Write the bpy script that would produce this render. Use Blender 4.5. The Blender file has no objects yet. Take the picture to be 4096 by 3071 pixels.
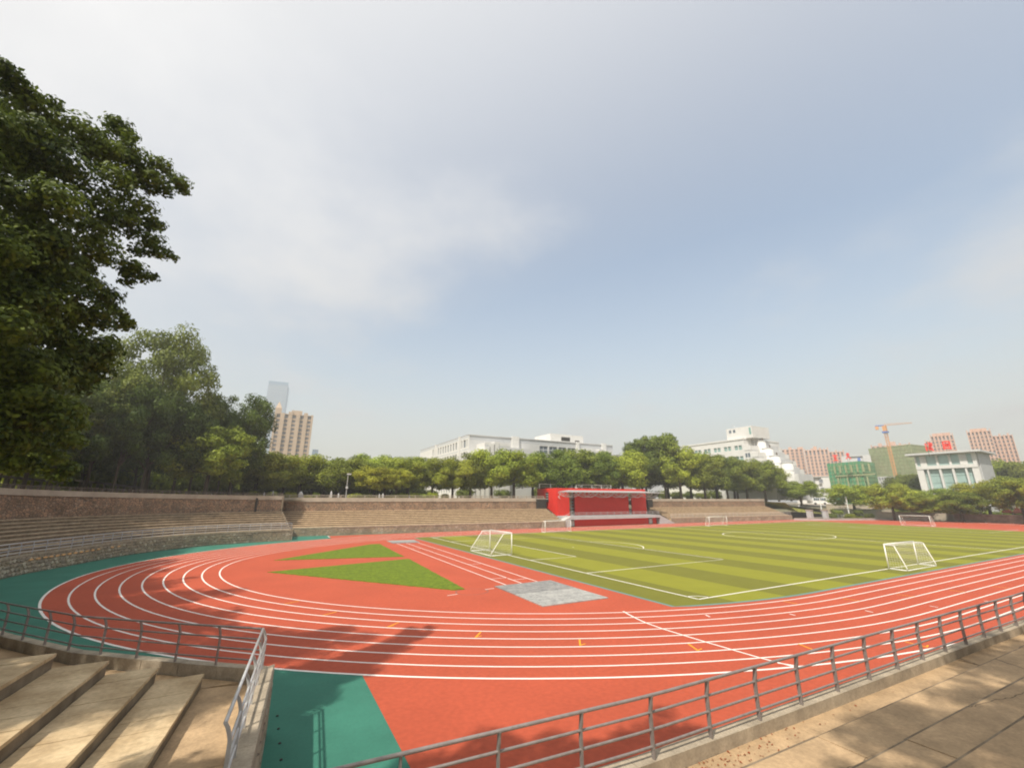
import bpy, math, random
import numpy as np
from mathutils import Vector

R = math.radians
scn = bpy.context.scene
# ------------------------------------------------------------------ camera
CAM = (-38.039, -55.749, 6.924)
YAW, PIT, FPX = 1.06997, 0.26673, 1698.08          # solved from the lane lines (4096 px wide photograph)
cd = bpy.data.cameras.new('camera')
cd.sensor_width = 36.0
cd.lens = FPX / 4096 * 36
cd.clip_start, cd.clip_end = 0.1, 8000
cam = bpy.data.objects.new('camera', cd)
scn.collection.objects.link(cam)
cam.location = CAM
cam.rotation_euler = (math.pi / 2 + PIT, 0, YAW - math.pi / 2)
scn.camera = cam
# ------------------------------------------------------------------ light
SUN_AZ, SUN_EL = R(210), R(50.4)
SDIR = Vector((math.cos(SUN_AZ) * math.cos(SUN_EL), math.sin(SUN_AZ) * math.cos(SUN_EL), math.sin(SUN_EL)))
sl = bpy.data.lights.new('sun', 'SUN')
sl.energy, sl.angle, sl.color = 4.8, R(0.7), (1.0, 0.93, 0.82)
so = bpy.data.objects.new('sun', sl)
scn.collection.objects.link(so)
so.rotation_euler = SDIR.to_track_quat('Z', 'Y').to_euler()
so.location = (-80, -60, 90)

w = bpy.data.worlds.new('World')
scn.world = w
w.use_nodes = True
nt = w.node_tree
nt.nodes.clear()
def wn(t, **k):
    n = nt.nodes.new(t)
    for a, b in k.items():
        setattr(n, a, b)
    return n
def wmath(op, a, b=None, c=None):
    n = wn('ShaderNodeMath', operation=op)
    for i, v in enumerate((a, b, c)):
        if v is None: continue
        if isinstance(v, (int, float)): n.inputs[i].default_value = v
        else: nt.links.new(v, n.inputs[i])
    return n.outputs[0]
sky = wn('ShaderNodeTexSky', sky_type='NISHITA')
sky.sun_disc = False
sky.sun_elevation = SUN_EL
sky.sun_rotation = math.atan2(SDIR.x, SDIR.y) % (2 * math.pi)
sky.air_density, sky.dust_density, sky.ozone_density = 1.6, 1.2, 1.2
geo = wn('ShaderNodeTexCoord')
D = geo.outputs['Generated']
sep = wn('ShaderNodeSeparateXYZ'); nt.links.new(D, sep.inputs[0])
z = wmath('MAXIMUM', sep.outputs[2], 0.0)
# cloud sheet: direction projected on a flat layer overhead
den = wmath('ADD', z, 0.16)
px_ = wmath('DIVIDE', sep.outputs[0], den)
py_ = wmath('DIVIDE', sep.outputs[1], den)
cmb = wn('ShaderNodeCombineXYZ'); nt.links.new(px_, cmb.inputs[0]); nt.links.new(py_, cmb.inputs[1])
cmb.inputs[2].default_value = 1.3
shf = wn('ShaderNodeVectorMath', operation='ADD'); shf.inputs[1].default_value = (0.587 + 0.20, 0.482 - 0.02, 0)
nt.links.new(cmb.outputs[0], shf.inputs[0])
ns = wn('ShaderNodeTexNoise'); ns.inputs['Scale'].default_value = 0.8; ns.inputs['Detail'].default_value = 7
ns.inputs['Roughness'].default_value = 0.55
nt.links.new(shf.outputs[0], ns.inputs['Vector'])
mr = wn('ShaderNodeMapRange'); mr.inputs[1].default_value = 0.47; mr.inputs[2].default_value = 0.72
mr.interpolation_type = 'SMOOTHSTEP'
nt.links.new(ns.outputs['Fac'], mr.inputs[0])
# hazy aureole round the sun and milky horizon
dot = wn('ShaderNodeVectorMath', operation='DOT_PRODUCT'); nt.links.new(D, dot.inputs[0]); dot.inputs[1].default_value = SDIR
aur = wn('ShaderNodeMapRange'); aur.inputs[1].default_value = -0.15; aur.inputs[2].default_value = 0.95
nt.links.new(dot.outputs['Value'], aur.inputs[0])
hz = wmath('POWER', wmath('SUBTRACT', 1.0, z), 4.0)
veil = wmath('MINIMUM', wmath('ADD', wmath('ADD', 0.02, wmath('MULTIPLY', aur.outputs[0], 1.55)), wmath('MULTIPLY', hz, 0.62)), 0.96)
mix0 = wn('ShaderNodeMix', data_type='RGBA')
nt.links.new(veil, mix0.inputs['Factor'])
nt.links.new(sky.outputs[0], mix0.inputs['A'])
hcol = wn('ShaderNodeCombineXYZ')
hv_ = wmath('ADD', 4.6, wmath('MULTIPLY', aur.outputs[0], 1.1))
for i_ in range(3): nt.links.new(hv_, hcol.inputs[i_])
nt.links.new(hcol.outputs[0], mix0.inputs['B'])
mix = wn('ShaderNodeMix', data_type='RGBA')
nt.links.new(wmath('MULTIPLY', mr.outputs[0], 0.8), mix.inputs['Factor'])
nt.links.new(mix0.outputs['Result'], mix.inputs['A'])
ccol = wn('ShaderNodeCombineXYZ')
cv_ = wmath('ADD', 4.5, wmath('MULTIPLY', aur.outputs[0], 2.6))
for i_ in range(3): nt.links.new(cv_, ccol.inputs[i_])
nt.links.new(ccol.outputs[0], mix.inputs['B'])
bg = wn('ShaderNodeBackground'); bg.inputs['Strength'].default_value = 0.135
nt.links.new(mix.outputs['Result'], bg.inputs['Color'])
wo = wn('ShaderNodeOutputWorld'); nt.links.new(bg.outputs[0], wo.inputs['Surface'])

vs = scn.view_settings
vs.view_transform, vs.look, vs.exposure, vs.gamma = 'Standard', 'None', 0.36, 1.0
vs.use_curve_mapping = False
scn.render.engine = 'CYCLES'
scn.cycles.use_denoising = True
scn.cycles.max_bounces = 6
scn.cycles.diffuse_bounces = 4
scn.cycles.transparent_max_bounces = 8
scn.cycles.volume_bounces = 0
scn.cycles.pixel_filter_type = 'BLACKMAN_HARRIS'
scn.cycles.filter_width = 2.0
rnd = random.Random(7)

# ------------------------------------------------------------------ pixel -> place helpers (photograph is 4096 x 3071)
FW = Vector((math.cos(PIT) * math.cos(YAW), math.cos(PIT) * math.sin(YAW), math.sin(PIT)))
RT = Vector((math.sin(YAW), -math.cos(YAW), 0))
UP = RT.cross(FW)
CV = Vector(CAM)
def ray(u, v):
    return FW + RT * ((u - 2048) / FPX) - UP * ((v - 1535.5) / FPX)
def G(u, v, z=0.0):
    d = ray(u, v); t = (z - CV.z) / d.z
    return CV.x + t * d.x, CV.y + t * d.y
def AT(u, v, dist):
    d = ray(u, v); t = dist / math.hypot(d.x, d.y)
    return CV + d * t
def EL(u, v):
    d = ray(u, v); return d.z / math.hypot(d.x, d.y)
def AZ(u, v=2000):
    d = ray(u, v); return math.atan2(d.y, d.x)
def POL(az, dist):
    return CV.x + dist * math.cos(az), CV.y + dist * math.sin(az)

# ------------------------------------------------------------------ materials
MATS = {}
def mat(name, col, rough=0.8, var=0.0, vscale=1.0, bump=0.0, bscale=20.0, col2=None, spec=0.3, metal=0.0, obj=False, fine=0.0, fscale=60.0):
    m = bpy.data.materials.new(name); m.use_nodes = True
    t = m.node_tree; b = t.nodes['Principled BSDF']
    b.inputs['Roughness'].default_value = rough
    b.inputs['Specular IOR Level'].default_value = spec
    b.inputs['Metallic'].default_value = metal
    c = (*col, 1)
    tc = t.nodes.new('ShaderNodeTexCoord')
    if obj:
        src = tc.outputs['Object']
    else:
        g = t.nodes.new('ShaderNodeNewGeometry'); src = g.outputs['Position']
    if var > 0 or col2:
        n = t.nodes.new('ShaderNodeTexNoise'); n.inputs['Scale'].default_value = vscale; n.inputs['Detail'].default_value = 6
        n.inputs['Roughness'].default_value = 0.6
        t.links.new(src, n.inputs['Vector'])
        r = t.nodes.new('ShaderNodeValToRGB')
        c2 = col2 if col2 else tuple(x * (1 - var) for x in col)
        c1 = col if col2 else tuple(x * (1 + var) for x in col)
        r.color_ramp.elements[0].position, r.color_ramp.elements[1].position = 0.33, 0.67
        r.color_ramp.elements[0].color, r.color_ramp.elements[1].color = (*c2, 1), (*c1, 1)
        t.links.new(n.outputs['Fac'], r.inputs['Fac'])
        out = r.outputs['Color']
        if fine > 0:
            n2 = t.nodes.new('ShaderNodeTexNoise'); n2.inputs['Scale'].default_value = fscale; n2.inputs['Detail'].default_value = 3
            t.links.new(src, n2.inputs['Vector'])
            mm = t.nodes.new('ShaderNodeMapRange'); mm.inputs[1].default_value = 0.3; mm.inputs[2].default_value = 0.7
            mm.inputs[3].default_value = 1 - fine; mm.inputs[4].default_value = 1 + fine
            t.links.new(n2.outputs['Fac'], mm.inputs[0])
            vm = t.nodes.new('ShaderNodeVectorMath'); vm.operation = 'SCALE'
            t.links.new(out, vm.inputs[0]); t.links.new(mm.outputs[0], vm.inputs['Scale'])
            out = vm.outputs[0]
        t.links.new(out, b.inputs['Base Color'])
    else:
        b.inputs['Base Color'].default_value = c
    if bump > 0:
        n = t.nodes.new('ShaderNodeTexNoise'); n.inputs['Scale'].default_value = bscale; n.inputs['Detail'].default_value = 4
        t.links.new(src, n.inputs['Vector'])
        bp = t.nodes.new('ShaderNodeBump'); bp.inputs['Strength'].default_value = bump; bp.inputs['Distance'].default_value = 0.02
        t.links.new(n.outputs['Fac'], bp.inputs['Height']); t.links.new(bp.outputs[0], b.inputs['Normal'])
    MATS[name] = m
    return m

def rubble(name, cols, scale=2.2, squash=1.6, mortar=(0.10, 0.085, 0.07)):
    "random stone masonry: every voronoi cell its own stone tone, joints darker and lower"
    m = bpy.data.materials.new(name); m.use_nodes = True
    t = m.node_tree; b = t.nodes['Principled BSDF']; b.inputs['Roughness'].default_value = 0.9
    b.inputs['Specular IOR Level'].default_value = 0.2
    g = t.nodes.new('ShaderNodeNewGeometry')
    mp = t.nodes.new('ShaderNodeMapping'); mp.inputs['Scale'].default_value = (1, 1, squash)
    t.links.new(g.outputs['Position'], mp.inputs['Vector'])
    v = t.nodes.new('ShaderNodeTexVoronoi'); v.inputs['Scale'].default_value = scale
    t.links.new(mp.outputs[0], v.inputs['Vector'])
    s = t.nodes.new('ShaderNodeSeparateColor'); t.links.new(v.outputs['Color'], s.inputs[0])
    r = t.nodes.new('ShaderNodeValToRGB'); r.color_ramp.interpolation = 'LINEAR'
    while len(r.color_ramp.elements) < len(cols): r.color_ramp.elements.new(0.5)
    for i, c in enumerate(cols):
        r.color_ramp.elements[i].position = i / (len(cols) - 1); r.color_ramp.elements[i].color = (*c, 1)
    t.links.new(s.outputs[0], r.inputs['Fac'])
    n = t.nodes.new('ShaderNodeTexNoise'); n.inputs['Scale'].default_value = 0.5; n.inputs['Detail'].default_value = 5
    t.links.new(g.outputs['Position'], n.inputs['Vector'])
    mr = t.nodes.new('ShaderNodeMapRange'); mr.inputs[1].default_value = 0.3; mr.inputs[2].default_value = 0.7
    mr.inputs[3].default_value = 0.65; mr.inputs[4].default_value = 1.25
    t.links.new(n.outputs['Fac'], mr.inputs[0])
    sc = t.nodes.new('ShaderNodeVectorMath'); sc.operation = 'SCALE'
    t.links.new(r.outputs[0], sc.inputs[0]); t.links.new(mr.outputs[0], sc.inputs['Scale'])
    v2 = t.nodes.new('ShaderNodeTexVoronoi'); v2.feature = 'DISTANCE_TO_EDGE'; v2.inputs['Scale'].default_value = scale
    t.links.new(mp.outputs[0], v2.inputs['Vector'])
    e = t.nodes.new('ShaderNodeMapRange'); e.inputs[1].default_value = 0.02; e.inputs[2].default_value = 0.09
    t.links.new(v2.outputs['Distance'], e.inputs[0])
    mx = t.nodes.new('ShaderNodeMix'); mx.data_type = 'RGBA'
    t.links.new(e.outputs[0], mx.inputs['Factor']); mx.inputs['A'].default_value = (*mortar, 1)
    t.links.new(sc.outputs[0], mx.inputs['B'])
    t.links.new(mx.outputs['Result'], b.inputs['Base Color'])
    bp = t.nodes.new('ShaderNodeBump'); bp.inputs['Strength'].default_value = 0.8; bp.inputs['Distance'].default_value = 0.04
    t.links.new(e.outputs[0], bp.inputs['Height']); t.links.new(bp.outputs[0], b.inputs['Normal'])
    MATS[name] = m
    return m

def leafmat(name, c1, c2, trans=0.35):
    m = bpy.data.materials.new(name); m.use_nodes = True
    t = m.node_tree; t.nodes.clear()
    a = t.nodes.new('ShaderNodeAttribute'); a.attribute_name = 'tone'
    oi = t.nodes.new('ShaderNodeObjectInfo')
    r = t.nodes.new('ShaderNodeValToRGB')
    r.color_ramp.elements[0].color, r.color_ramp.elements[1].color = (*c1, 1), (*c2, 1)
    t.links.new(a.outputs['Fac'], r.inputs['Fac'])
    hs = t.nodes.new('ShaderNodeHueSaturation')
    mr = t.nodes.new('ShaderNodeMapRange'); mr.inputs[3].default_value = 0.492; mr.inputs[4].default_value = 0.518
    t.links.new(oi.outputs['Random'], mr.inputs[0]); t.links.new(mr.outputs[0], hs.inputs['Hue'])
    mv = t.nodes.new('ShaderNodeMapRange'); mv.inputs[3].default_value = 0.75; mv.inputs[4].default_value = 1.2
    ml = t.nodes.new('ShaderNodeMath'); ml.operation = 'FRACT'
    m7 = t.nodes.new('ShaderNodeMath'); m7.operation = 'MULTIPLY'; m7.inputs[1].default_value = 7.31
    t.links.new(oi.outputs['Random'], m7.inputs[0]); t.links.new(m7.outputs[0], ml.inputs[0]); t.links.new(ml.outputs[0], mv.inputs[0])
    t.links.new(mv.outputs[0], hs.inputs['Value'])
    t.links.new(r.outputs[0], hs.inputs['Color'])
    d = t.nodes.new('ShaderNodeBsdfPrincipled'); d.inputs['Roughness'].default_value = 0.55; d.inputs['Specular IOR Level'].default_value = 0.25
    tr = t.nodes.new('ShaderNodeBsdfTranslucent')
    t.links.new(hs.outputs[0], d.inputs['Base Color']); t.links.new(hs.outputs[0], tr.inputs['Color'])
    mx = t.nodes.new('ShaderNodeMixShader'); mx.inputs[0].default_value = trans
    t.links.new(d.outputs[0], mx.inputs[1]); t.links.new(tr.outputs[0], mx.inputs[2])
    o = t.nodes.new('ShaderNodeOutputMaterial'); t.links.new(mx.outputs[0], o.inputs[0])
    MATS[name] = m
    return m

mat('red', (0.415, 0.078, 0.036), 0.85, var=0.075, vscale=0.22, bump=0.25, bscale=160, fine=0.09, fscale=5)
mat('teal', (0.040, 0.168, 0.118), 0.85, var=0.12, vscale=0.35, bump=0.2, bscale=160, fine=0.06, fscale=9)
mat('line', (0.80, 0.76, 0.70), 0.7, var=0.06, vscale=2.0)
mat('orange', (0.80, 0.34, 0.02), 0.7)
mat('kerbteal', (0.12, 0.24, 0.22), 0.7)
mat('lawn', (0.145, 0.195, 0.006), 0.9, col2=(0.085, 0.13, 0.004), vscale=1.6, bump=1.0, bscale=14, fine=0.25, fscale=5)
mat('ground', (0.12, 0.12, 0.05), 0.95, col2=(0.2, 0.17, 0.1), vscale=0.06, fine=0.15, fscale=1.2)
mat('upper', (0.17, 0.17, 0.05), 0.95, col2=(0.30, 0.25, 0.15), vscale=0.11, fine=0.2, fscale=1.2)
mat('bank', (0.27, 0.27, 0.045), 0.95, col2=(0.18, 0.18, 0.035), vscale=0.5, fine=0.25, fscale=2)
mat('soil', (0.25, 0.15, 0.09), 0.95, var=0.2, vscale=0.7)
mat('concrete', (0.42, 0.292, 0.168), 0.9, var=0.22, vscale=1.1, bump=0.35, bscale=30, fine=0.12, fscale=14)
mat('kerbstone', (0.36, 0.30, 0.22), 0.9, var=0.25, vscale=1.7, bump=0.3, bscale=30, fine=0.12, fscale=18)
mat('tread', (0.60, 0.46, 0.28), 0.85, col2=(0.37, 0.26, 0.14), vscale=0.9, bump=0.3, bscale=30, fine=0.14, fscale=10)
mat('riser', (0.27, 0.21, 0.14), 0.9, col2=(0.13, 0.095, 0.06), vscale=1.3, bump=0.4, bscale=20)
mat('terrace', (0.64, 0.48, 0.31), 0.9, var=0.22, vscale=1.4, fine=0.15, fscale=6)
mat('terrace_shaded', (0.40, 0.315, 0.215), 0.9, var=0.3, vscale=1.4, fine=0.15, fscale=6)  # terrace stone darkened; the trees' shade is put into its colour
mat('coping', (0.36, 0.31, 0.25), 0.9, var=0.15, vscale=0.6)
rubble('rubble_front', [(0.32, 0.25, 0.17), (0.40, 0.32, 0.22), (0.27, 0.22, 0.16), (0.43, 0.37, 0.29)], 1.9, 1.5, (0.19, 0.155, 0.115))
rubble('rubble_back', [(0.29, 0.19, 0.125), (0.37, 0.24, 0.155), (0.22, 0.155, 0.105), (0.34, 0.25, 0.18)], 2.4, 1.3)
mat('steel', (0.26, 0.23, 0.215), 0.45, spec=0.5, metal=0.25, var=0.15, vscale=8)
mat('galv', (0.52, 0.52, 0.51), 0.4, spec=0.5, metal=0.3, var=0.1, vscale=6)
mat('railblue', (0.46, 0.47, 0.50), 0.5, spec=0.5)
mat('goalwhite', (0.80, 0.79, 0.75), 0.4, spec=0.5, var=0.05, vscale=3)
mat('net', (0.75, 0.74, 0.70), 0.8)
mat('rubber', (0.30, 0.29, 0.27), 0.9, col2=(0.17, 0.17, 0.17), vscale=1.6, bump=0.4, bscale=18, fine=0.2, fscale=6)
mat('rubber2', (0.40, 0.39, 0.36), 0.9, col2=(0.24, 0.24, 0.23), vscale=1.3, bump=0.4, bscale=18, fine=0.2, fscale=6)
mat('redpaint', (0.66, 0.030, 0.018), 0.6, var=0.05, vscale=0.7)
mat('greywall', (0.42, 0.43, 0.43), 0.8, var=0.08, vscale=0.6)
mat('roofgrey', (0.40, 0.40, 0.40), 0.5, var=0.06, vscale=0.5)
mat('dark', (0.03, 0.028, 0.025), 0.7)
mat('darkstone', (0.13, 0.11, 0.09), 0.85, var=0.2, vscale=1.5)
mat('board', (0.24, 0.19, 0.15), 0.9, var=0.3, vscale=0.8)
mat('white', (0.64, 0.63, 0.60), 0.7, var=0.04, vscale=0.3)
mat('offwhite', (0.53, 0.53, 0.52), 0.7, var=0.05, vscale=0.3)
mat('groove', (0.42, 0.45, 0.48), 0.7)
mat('glass', (0.10, 0.13, 0.16), 0.15, spec=0.6)
mat('glassgreen', (0.16, 0.34, 0.30), 0.15, spec=0.6)
mat('glasspane', (0.34, 0.47, 0.44), 0.12, spec=0.7, var=0.12, vscale=0.2)
mat('frame', (0.55, 0.56, 0.56), 0.5)
mat('apart', (0.62, 0.40, 0.27), 0.8, var=0.06, vscale=0.1)
mat('apart2', (0.46, 0.36, 0.27), 0.8, var=0.06, vscale=0.1)
mat('apartwin', (0.20, 0.21, 0.23), 0.35)
mat('pinkwall', (0.56, 0.38, 0.295), 0.8, var=0.05, vscale=0.1)
mat('towerglass', (0.20, 0.32, 0.44), 0.3, spec=0.6)
mat('netgreen', (0.06, 0.30, 0.17), 0.8, col2=(0.15, 0.30, 0.14), vscale=0.22, fine=0.2, fscale=1.0)
mat('netolive', (0.24, 0.30, 0.16), 0.85, col2=(0.31, 0.32, 0.19), vscale=0.15, fine=0.15, fscale=0.8)
mat('scaffold', (0.34, 0.36, 0.20), 0.6)
mat('crane', (0.62, 0.32, 0.14), 0.6)
mat('craneblue', (0.12, 0.2, 0.45), 0.6)
mat('sign', (0.75, 0.05, 0.035), 0.6)
mat('bark', (0.075, 0.055, 0.038), 0.95, var=0.3, vscale=3.0, bump=0.6, bscale=12, obj=True)
mat('buswhite', (0.75, 0.75, 0.74), 0.35, spec=0.5)
mat('carpaint', (0.10, 0.20, 0.50), 0.3, spec=0.5)
mat('tyre', (0.02, 0.02, 0.02), 0.8)
mat('paving', (0.42, 0.36, 0.28), 0.9, var=0.12, vscale=0.4)
mat('pinktent', (0.75, 0.22, 0.16), 0.7, var=0.15, vscale=0.5)
mat('litter', (0.26, 0.07, 0.025), 0.8)
leafmat('leaf_camphor', (0.160, 0.200, 0.019), (0.41, 0.445, 0.044), .26)
leafmat('leaf_yellow', (0.20, 0.22, 0.016), (0.43, 0.445, 0.036), .26)
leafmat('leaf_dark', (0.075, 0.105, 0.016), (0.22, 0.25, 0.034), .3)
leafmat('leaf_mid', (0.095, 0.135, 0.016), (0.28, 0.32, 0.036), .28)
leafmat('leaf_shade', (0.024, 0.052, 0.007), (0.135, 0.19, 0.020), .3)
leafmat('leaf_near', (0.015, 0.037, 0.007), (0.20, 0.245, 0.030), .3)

# turf: rolls of two greens laid parallel to the goal line
def turf():
    m = bpy.data.materials.new('turf'); m.use_nodes = True
    t = m.node_tree; b = t.nodes['Principled BSDF']; b.inputs['Roughness'].default_value = 0.9; b.inputs['Specular IOR Level'].default_value = 0.2
    g = t.nodes.new('ShaderNodeNewGeometry'); s = t.nodes.new('ShaderNodeSeparateXYZ'); t.links.new(g.outputs['Position'], s.inputs[0])
    def M(op, a, bb):
        n = t.nodes.new('ShaderNodeMath'); n.operation = op
        for i, v in enumerate((a, bb)):
            if isinstance(v, (int, float)): n.inputs[i].default_value = v
            else: t.links.new(v, n.inputs[i])
        return n.outputs[0]
    f = M('FRACT', M('DIVIDE', M('ADD', s.outputs[0], 8.3 + 9.9 * 4), 9.9), 0)
    st = M('LESS_THAN', f, 0.5)
    n = t.nodes.new('ShaderNodeTexNoise'); n.inputs['Scale'].default_value = 0.5; n.inputs['Detail'].default_value = 6
    t.links.new(g.outputs['Position'], n.inputs['Vector'])
    n2 = t.nodes.new('ShaderNodeTexNoise'); n2.inputs['Scale'].default_value = 12; n2.inputs['Detail'].default_value = 3
    t.links.new(g.outputs['Position'], n2.inputs['Vector'])
    mx = t.nodes.new('ShaderNodeMix'); mx.data_type = 'RGBA'
    t.links.new(st, mx.inputs['Factor']); mx.inputs['A'].default_value = (0.156, 0.154, 0.022, 1); mx.inputs['B'].default_value = (0.220, 0.219, 0.022, 1)
    k = M('ADD', M('MULTIPLY', n.outputs['Fac'], 0.22), M('MULTIPLY', n2.outputs['Fac'], 0.22))
    vm = t.nodes.new('ShaderNodeVectorMath'); vm.operation = 'SCALE'
    t.links.new(mx.outputs['Result'], vm.inputs[0]); t.links.new(M('ADD', k, 0.78), vm.inputs['Scale'])
    t.links.new(vm.outputs[0], b.inputs['Base Color'])
    bp = t.nodes.new('ShaderNodeBump'); bp.inputs['Strength'].default_value = 0.4; bp.inputs['Distance'].default_value = 0.02
    t.links.new(n2.outputs['Fac'], bp.inputs['Height']); t.links.new(bp.outputs[0], b.inputs['Normal'])
    MATS['turf'] = m
turf()

# ------------------------------------------------------------------ mesh helpers
COL = scn.collection
class MB:
    def __init__(s): s.v, s.f = [], []
    def add(s, vs, fs):
        o = len(s.v); s.v += [tuple(p) for p in vs]; s.f += [tuple(i + o for i in f) for f in fs]; return s
    def box(s, x0, x1, y0, y1, z0, z1):
        return s.hexa([(x0, y0), (x1, y0), (x1, y1), (x0, y1)], z0, z1)
    def hexa(s, q, z0, z1):
        n = len(q)
        if sum(q[i][0] * q[(i + 1) % n][1] - q[(i + 1) % n][0] * q[i][1] for i in range(n)) < 0: q = q[::-1]
        vs = [(x, y, z0) for x, y in q] + [(x, y, z1) for x, y in q]
        fs = [tuple(range(n))[::-1], tuple(range(n, 2 * n))] + [(i, (i + 1) % n, n + (i + 1) % n, n + i) for i in range(n)]
        return s.add(vs, fs)
    def obox(s, p, d, s0, s1, t0, t1, z0, z1):
        "box in a facade frame: d along, outward normal = d turned -90 degrees"
        n = (d[1], -d[0])
        q = [(p[0] + d[0] * a + n[0] * b, p[1] + d[1] * a + n[1] * b) for a, b in ((s0, t0), (s1, t0), (s1, t1), (s0, t1))]
        return s.hexa(q, z0, z1)
    def tube(s, pts, r, n=6, r2=None):
        pts = [Vector(p) for p in pts]; m = len(pts); rings = []
        for i, p in enumerate(pts):
            t = (pts[min(i + 1, m - 1)] - pts[max(i - 1, 0)])
            t = t.normalized() if t.length > 1e-9 else Vector((0, 0, 1))
            a = Vector((0, 0, 1)) if abs(t.z) < 0.9 else Vector((1, 0, 0))
            x = t.cross(a).normalized(); y = t.cross(x)
            rr = r if r2 is None else r + (r2 - r) * i / (m - 1)
            rings.append([p + x * rr * math.cos(6.28318 * k / n) + y * rr * math.sin(6.28318 * k / n) for k in range(n)])
        vs = [q for g in rings for q in g]; fs = []
        for i in range(m - 1):
            for k in range(n):
                fs.append((i * n + k, i * n + (k + 1) % n, (i + 1) * n + (k + 1) % n, (i + 1) * n + k))
        fs += [tuple(range(n))[::-1], tuple(range((m - 1) * n, m * n))]
        return s.add(vs, fs)
    def cyl(s, x, y, z0, z1, r, n=16, r2=None):
        return s.tube([(x, y, z0), (x, y, z1)], r, n, r if r2 is None else r2)
    def sheet(s, poly, z):
        return s.add([(x, y, z) for x, y in poly], [tuple(range(len(poly)))])
    def strip(s, a, b):
        "ribbon between two equally long 3d polylines"
        n = len(a); return s.add(list(a) + list(b), [(i, i + 1, n + i + 1, n + i) for i in range(n - 1)])
    def mesh(s, name, smooth=False):
        me = bpy.data.meshes.new(name); me.from_pydata(s.v, [], s.f); me.update()
        if smooth: me.polygons.foreach_set('use_smooth', [True] * len(me.polygons))
        return me
    def build(s, name, m, parent=None, smooth=False, local=False):
        if parent is not None and not local:
            o = wloc(parent); s.v = [(x - o.x, y - o.y, z - o.z) for x, y, z in s.v]
        me = s.mesh(name, smooth); me.materials.append(MATS[m])
        return link(name, me, parent)
def wloc(o):
    p = Vector(o.location)
    while o.parent is not None: o = o.parent; p += Vector(o.location)
    return p
def link(name, data, parent=None, loc=None):
    o = bpy.data.objects.new(name, data); COL.objects.link(o)
    if parent is not None: o.parent = parent
    if loc is not None: o.location = loc
    return o
def tag(o, label, cat, group=None, kind=None):
    o['label'] = label; o['category'] = cat
    if group: o['group'] = group
    if kind: o['kind'] = kind
    return o
def thing(name, label, cat, loc=(0, 0, 0), group=None):
    o = link(name, None, loc=loc); o.empty_display_size = 0.3
    return tag(o, label, cat, group)
def structure(o):
    o['kind'] = 'structure'; return o
def copy_tree(o, parent=None):
    c = o.copy(); COL.objects.link(c); c.parent = parent
    for ch in list(o.children): copy_tree(ch, c)
    return c

# ------------------------------------------------------------------ the oval
EX, R0, LW, RF, XE = 1.154, 36.1, 1.22, 30.0, 111.0
def oval(off, n=48, part='full'):
    "closed outline at lane offset off (metres outside the inner line)"
    a, bn, bf = EX * (R0 + off), R0 + off, RF + off
    p = []
    for i in range(2 * n + 1):                       # near end of the left bend round to the far side
        t = -math.pi / 2 - math.pi * i / (2 * n)
        c, s = math.cos(t), math.sin(t)
        p.append((a * c, (bn if s < 0 else bf) * s))
    for i in range(2 * n + 1):
        t = math.pi / 2 - math.pi * i / (2 * n)
        c, s = math.cos(t), math.sin(t)
        p.append((XE + a * c, (bn if s < 0 else bf) * s))
    return p
def near_y(off, x):
    b = R0 + off
    return -b * math.sqrt(max(0, 1 - (x / (EX * b)) ** 2)) if x < 0 else -b
def far_y(off, x):
    b = RF + off
    return b * math.sqrt(max(0, 1 - (x / (EX * (R0 + off))) ** 2)) if x < 0 else b

g = MB().sheet([(-1600, -1600), (1600, -1600), (1600, 1600), (-1600, 1600)], -0.06).build('ground', 'ground'); structure(g)
ap = MB().sheet([(-66, -58), (175, -58), (175, 46), (-66, 46)], 0.0).build('apron', 'teal'); structure(ap)
# red surface: oval plus the sprint chutes on both straights
o8 = oval(8 * LW + 0.06)
half = len(o8) // 2
leftbend = [q for q in o8[:half]]
red = [(-33.85, -48.6), (-33.85, near_y(8 * LW + 0.06, -33.85))]
red += [q for q in leftbend if q[1] < 0 and q[0] < -33.85] + [q for q in leftbend if q[1] >= 0 and q[0] < -27.2]
red += [(-27.2, far_y(8 * LW + 0.06, -27.2)), (-27.2, 41.0), (140, 41.0)]
red += [q for q in o8[half:] if q[0] > 140] + [(140, -48.6)]
tr = MB().sheet(red, 0.004).build('running_track', 'red'); structure(tr)
def ring(poly_a, poly_b, z, closed=True):
    a = [(x, y, z) for x, y in poly_a]; b = [(x, y, z) for x, y in poly_b]
    if closed: a.append(a[0]); b.append(b[0])
    return MB().strip(a, b)
for i in range(9):
    wd = 0.052 if i < 8 else 0.065
    ring(oval(i * LW - wd), oval(i * LW + wd), 0.008).build('lane_line', 'line', tr)
def stroke(pts, wd, z, mname, name, parent):
    a, b = [], []
    for i, (x, y) in enumerate(pts):
        x0, y0 = pts[max(i - 1, 0)]; x1, y1 = pts[min(i + 1, len(pts) - 1)]
        l = math.hypot(x1 - x0, y1 - y0); nx, ny = -(y1 - y0) / l * wd, (x1 - x0) / l * wd
        a.append((x - nx, y - ny, z)); b.append((x + nx, y + ny, z))
    return MB().strip(a, b).build(name, mname, parent)
stroke([(-17.18, -32.6), (-17.45, -33.4), (-17.7, -34.3), (-17.9, -35.2), (-17.98, -36.55), (-17.93, -37.9), (-17.85, -39.2), (-17.74, -40.5), (-17.62, -41.9), (-17.35, -43.37)], 0.055, 0.012, 'line', 'start_line', tr)
stroke([(-17.55, -42.7), (-17.2, -43.25)], 0.05, 0.0125, 'line', 'start_line_arrow', tr)
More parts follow.
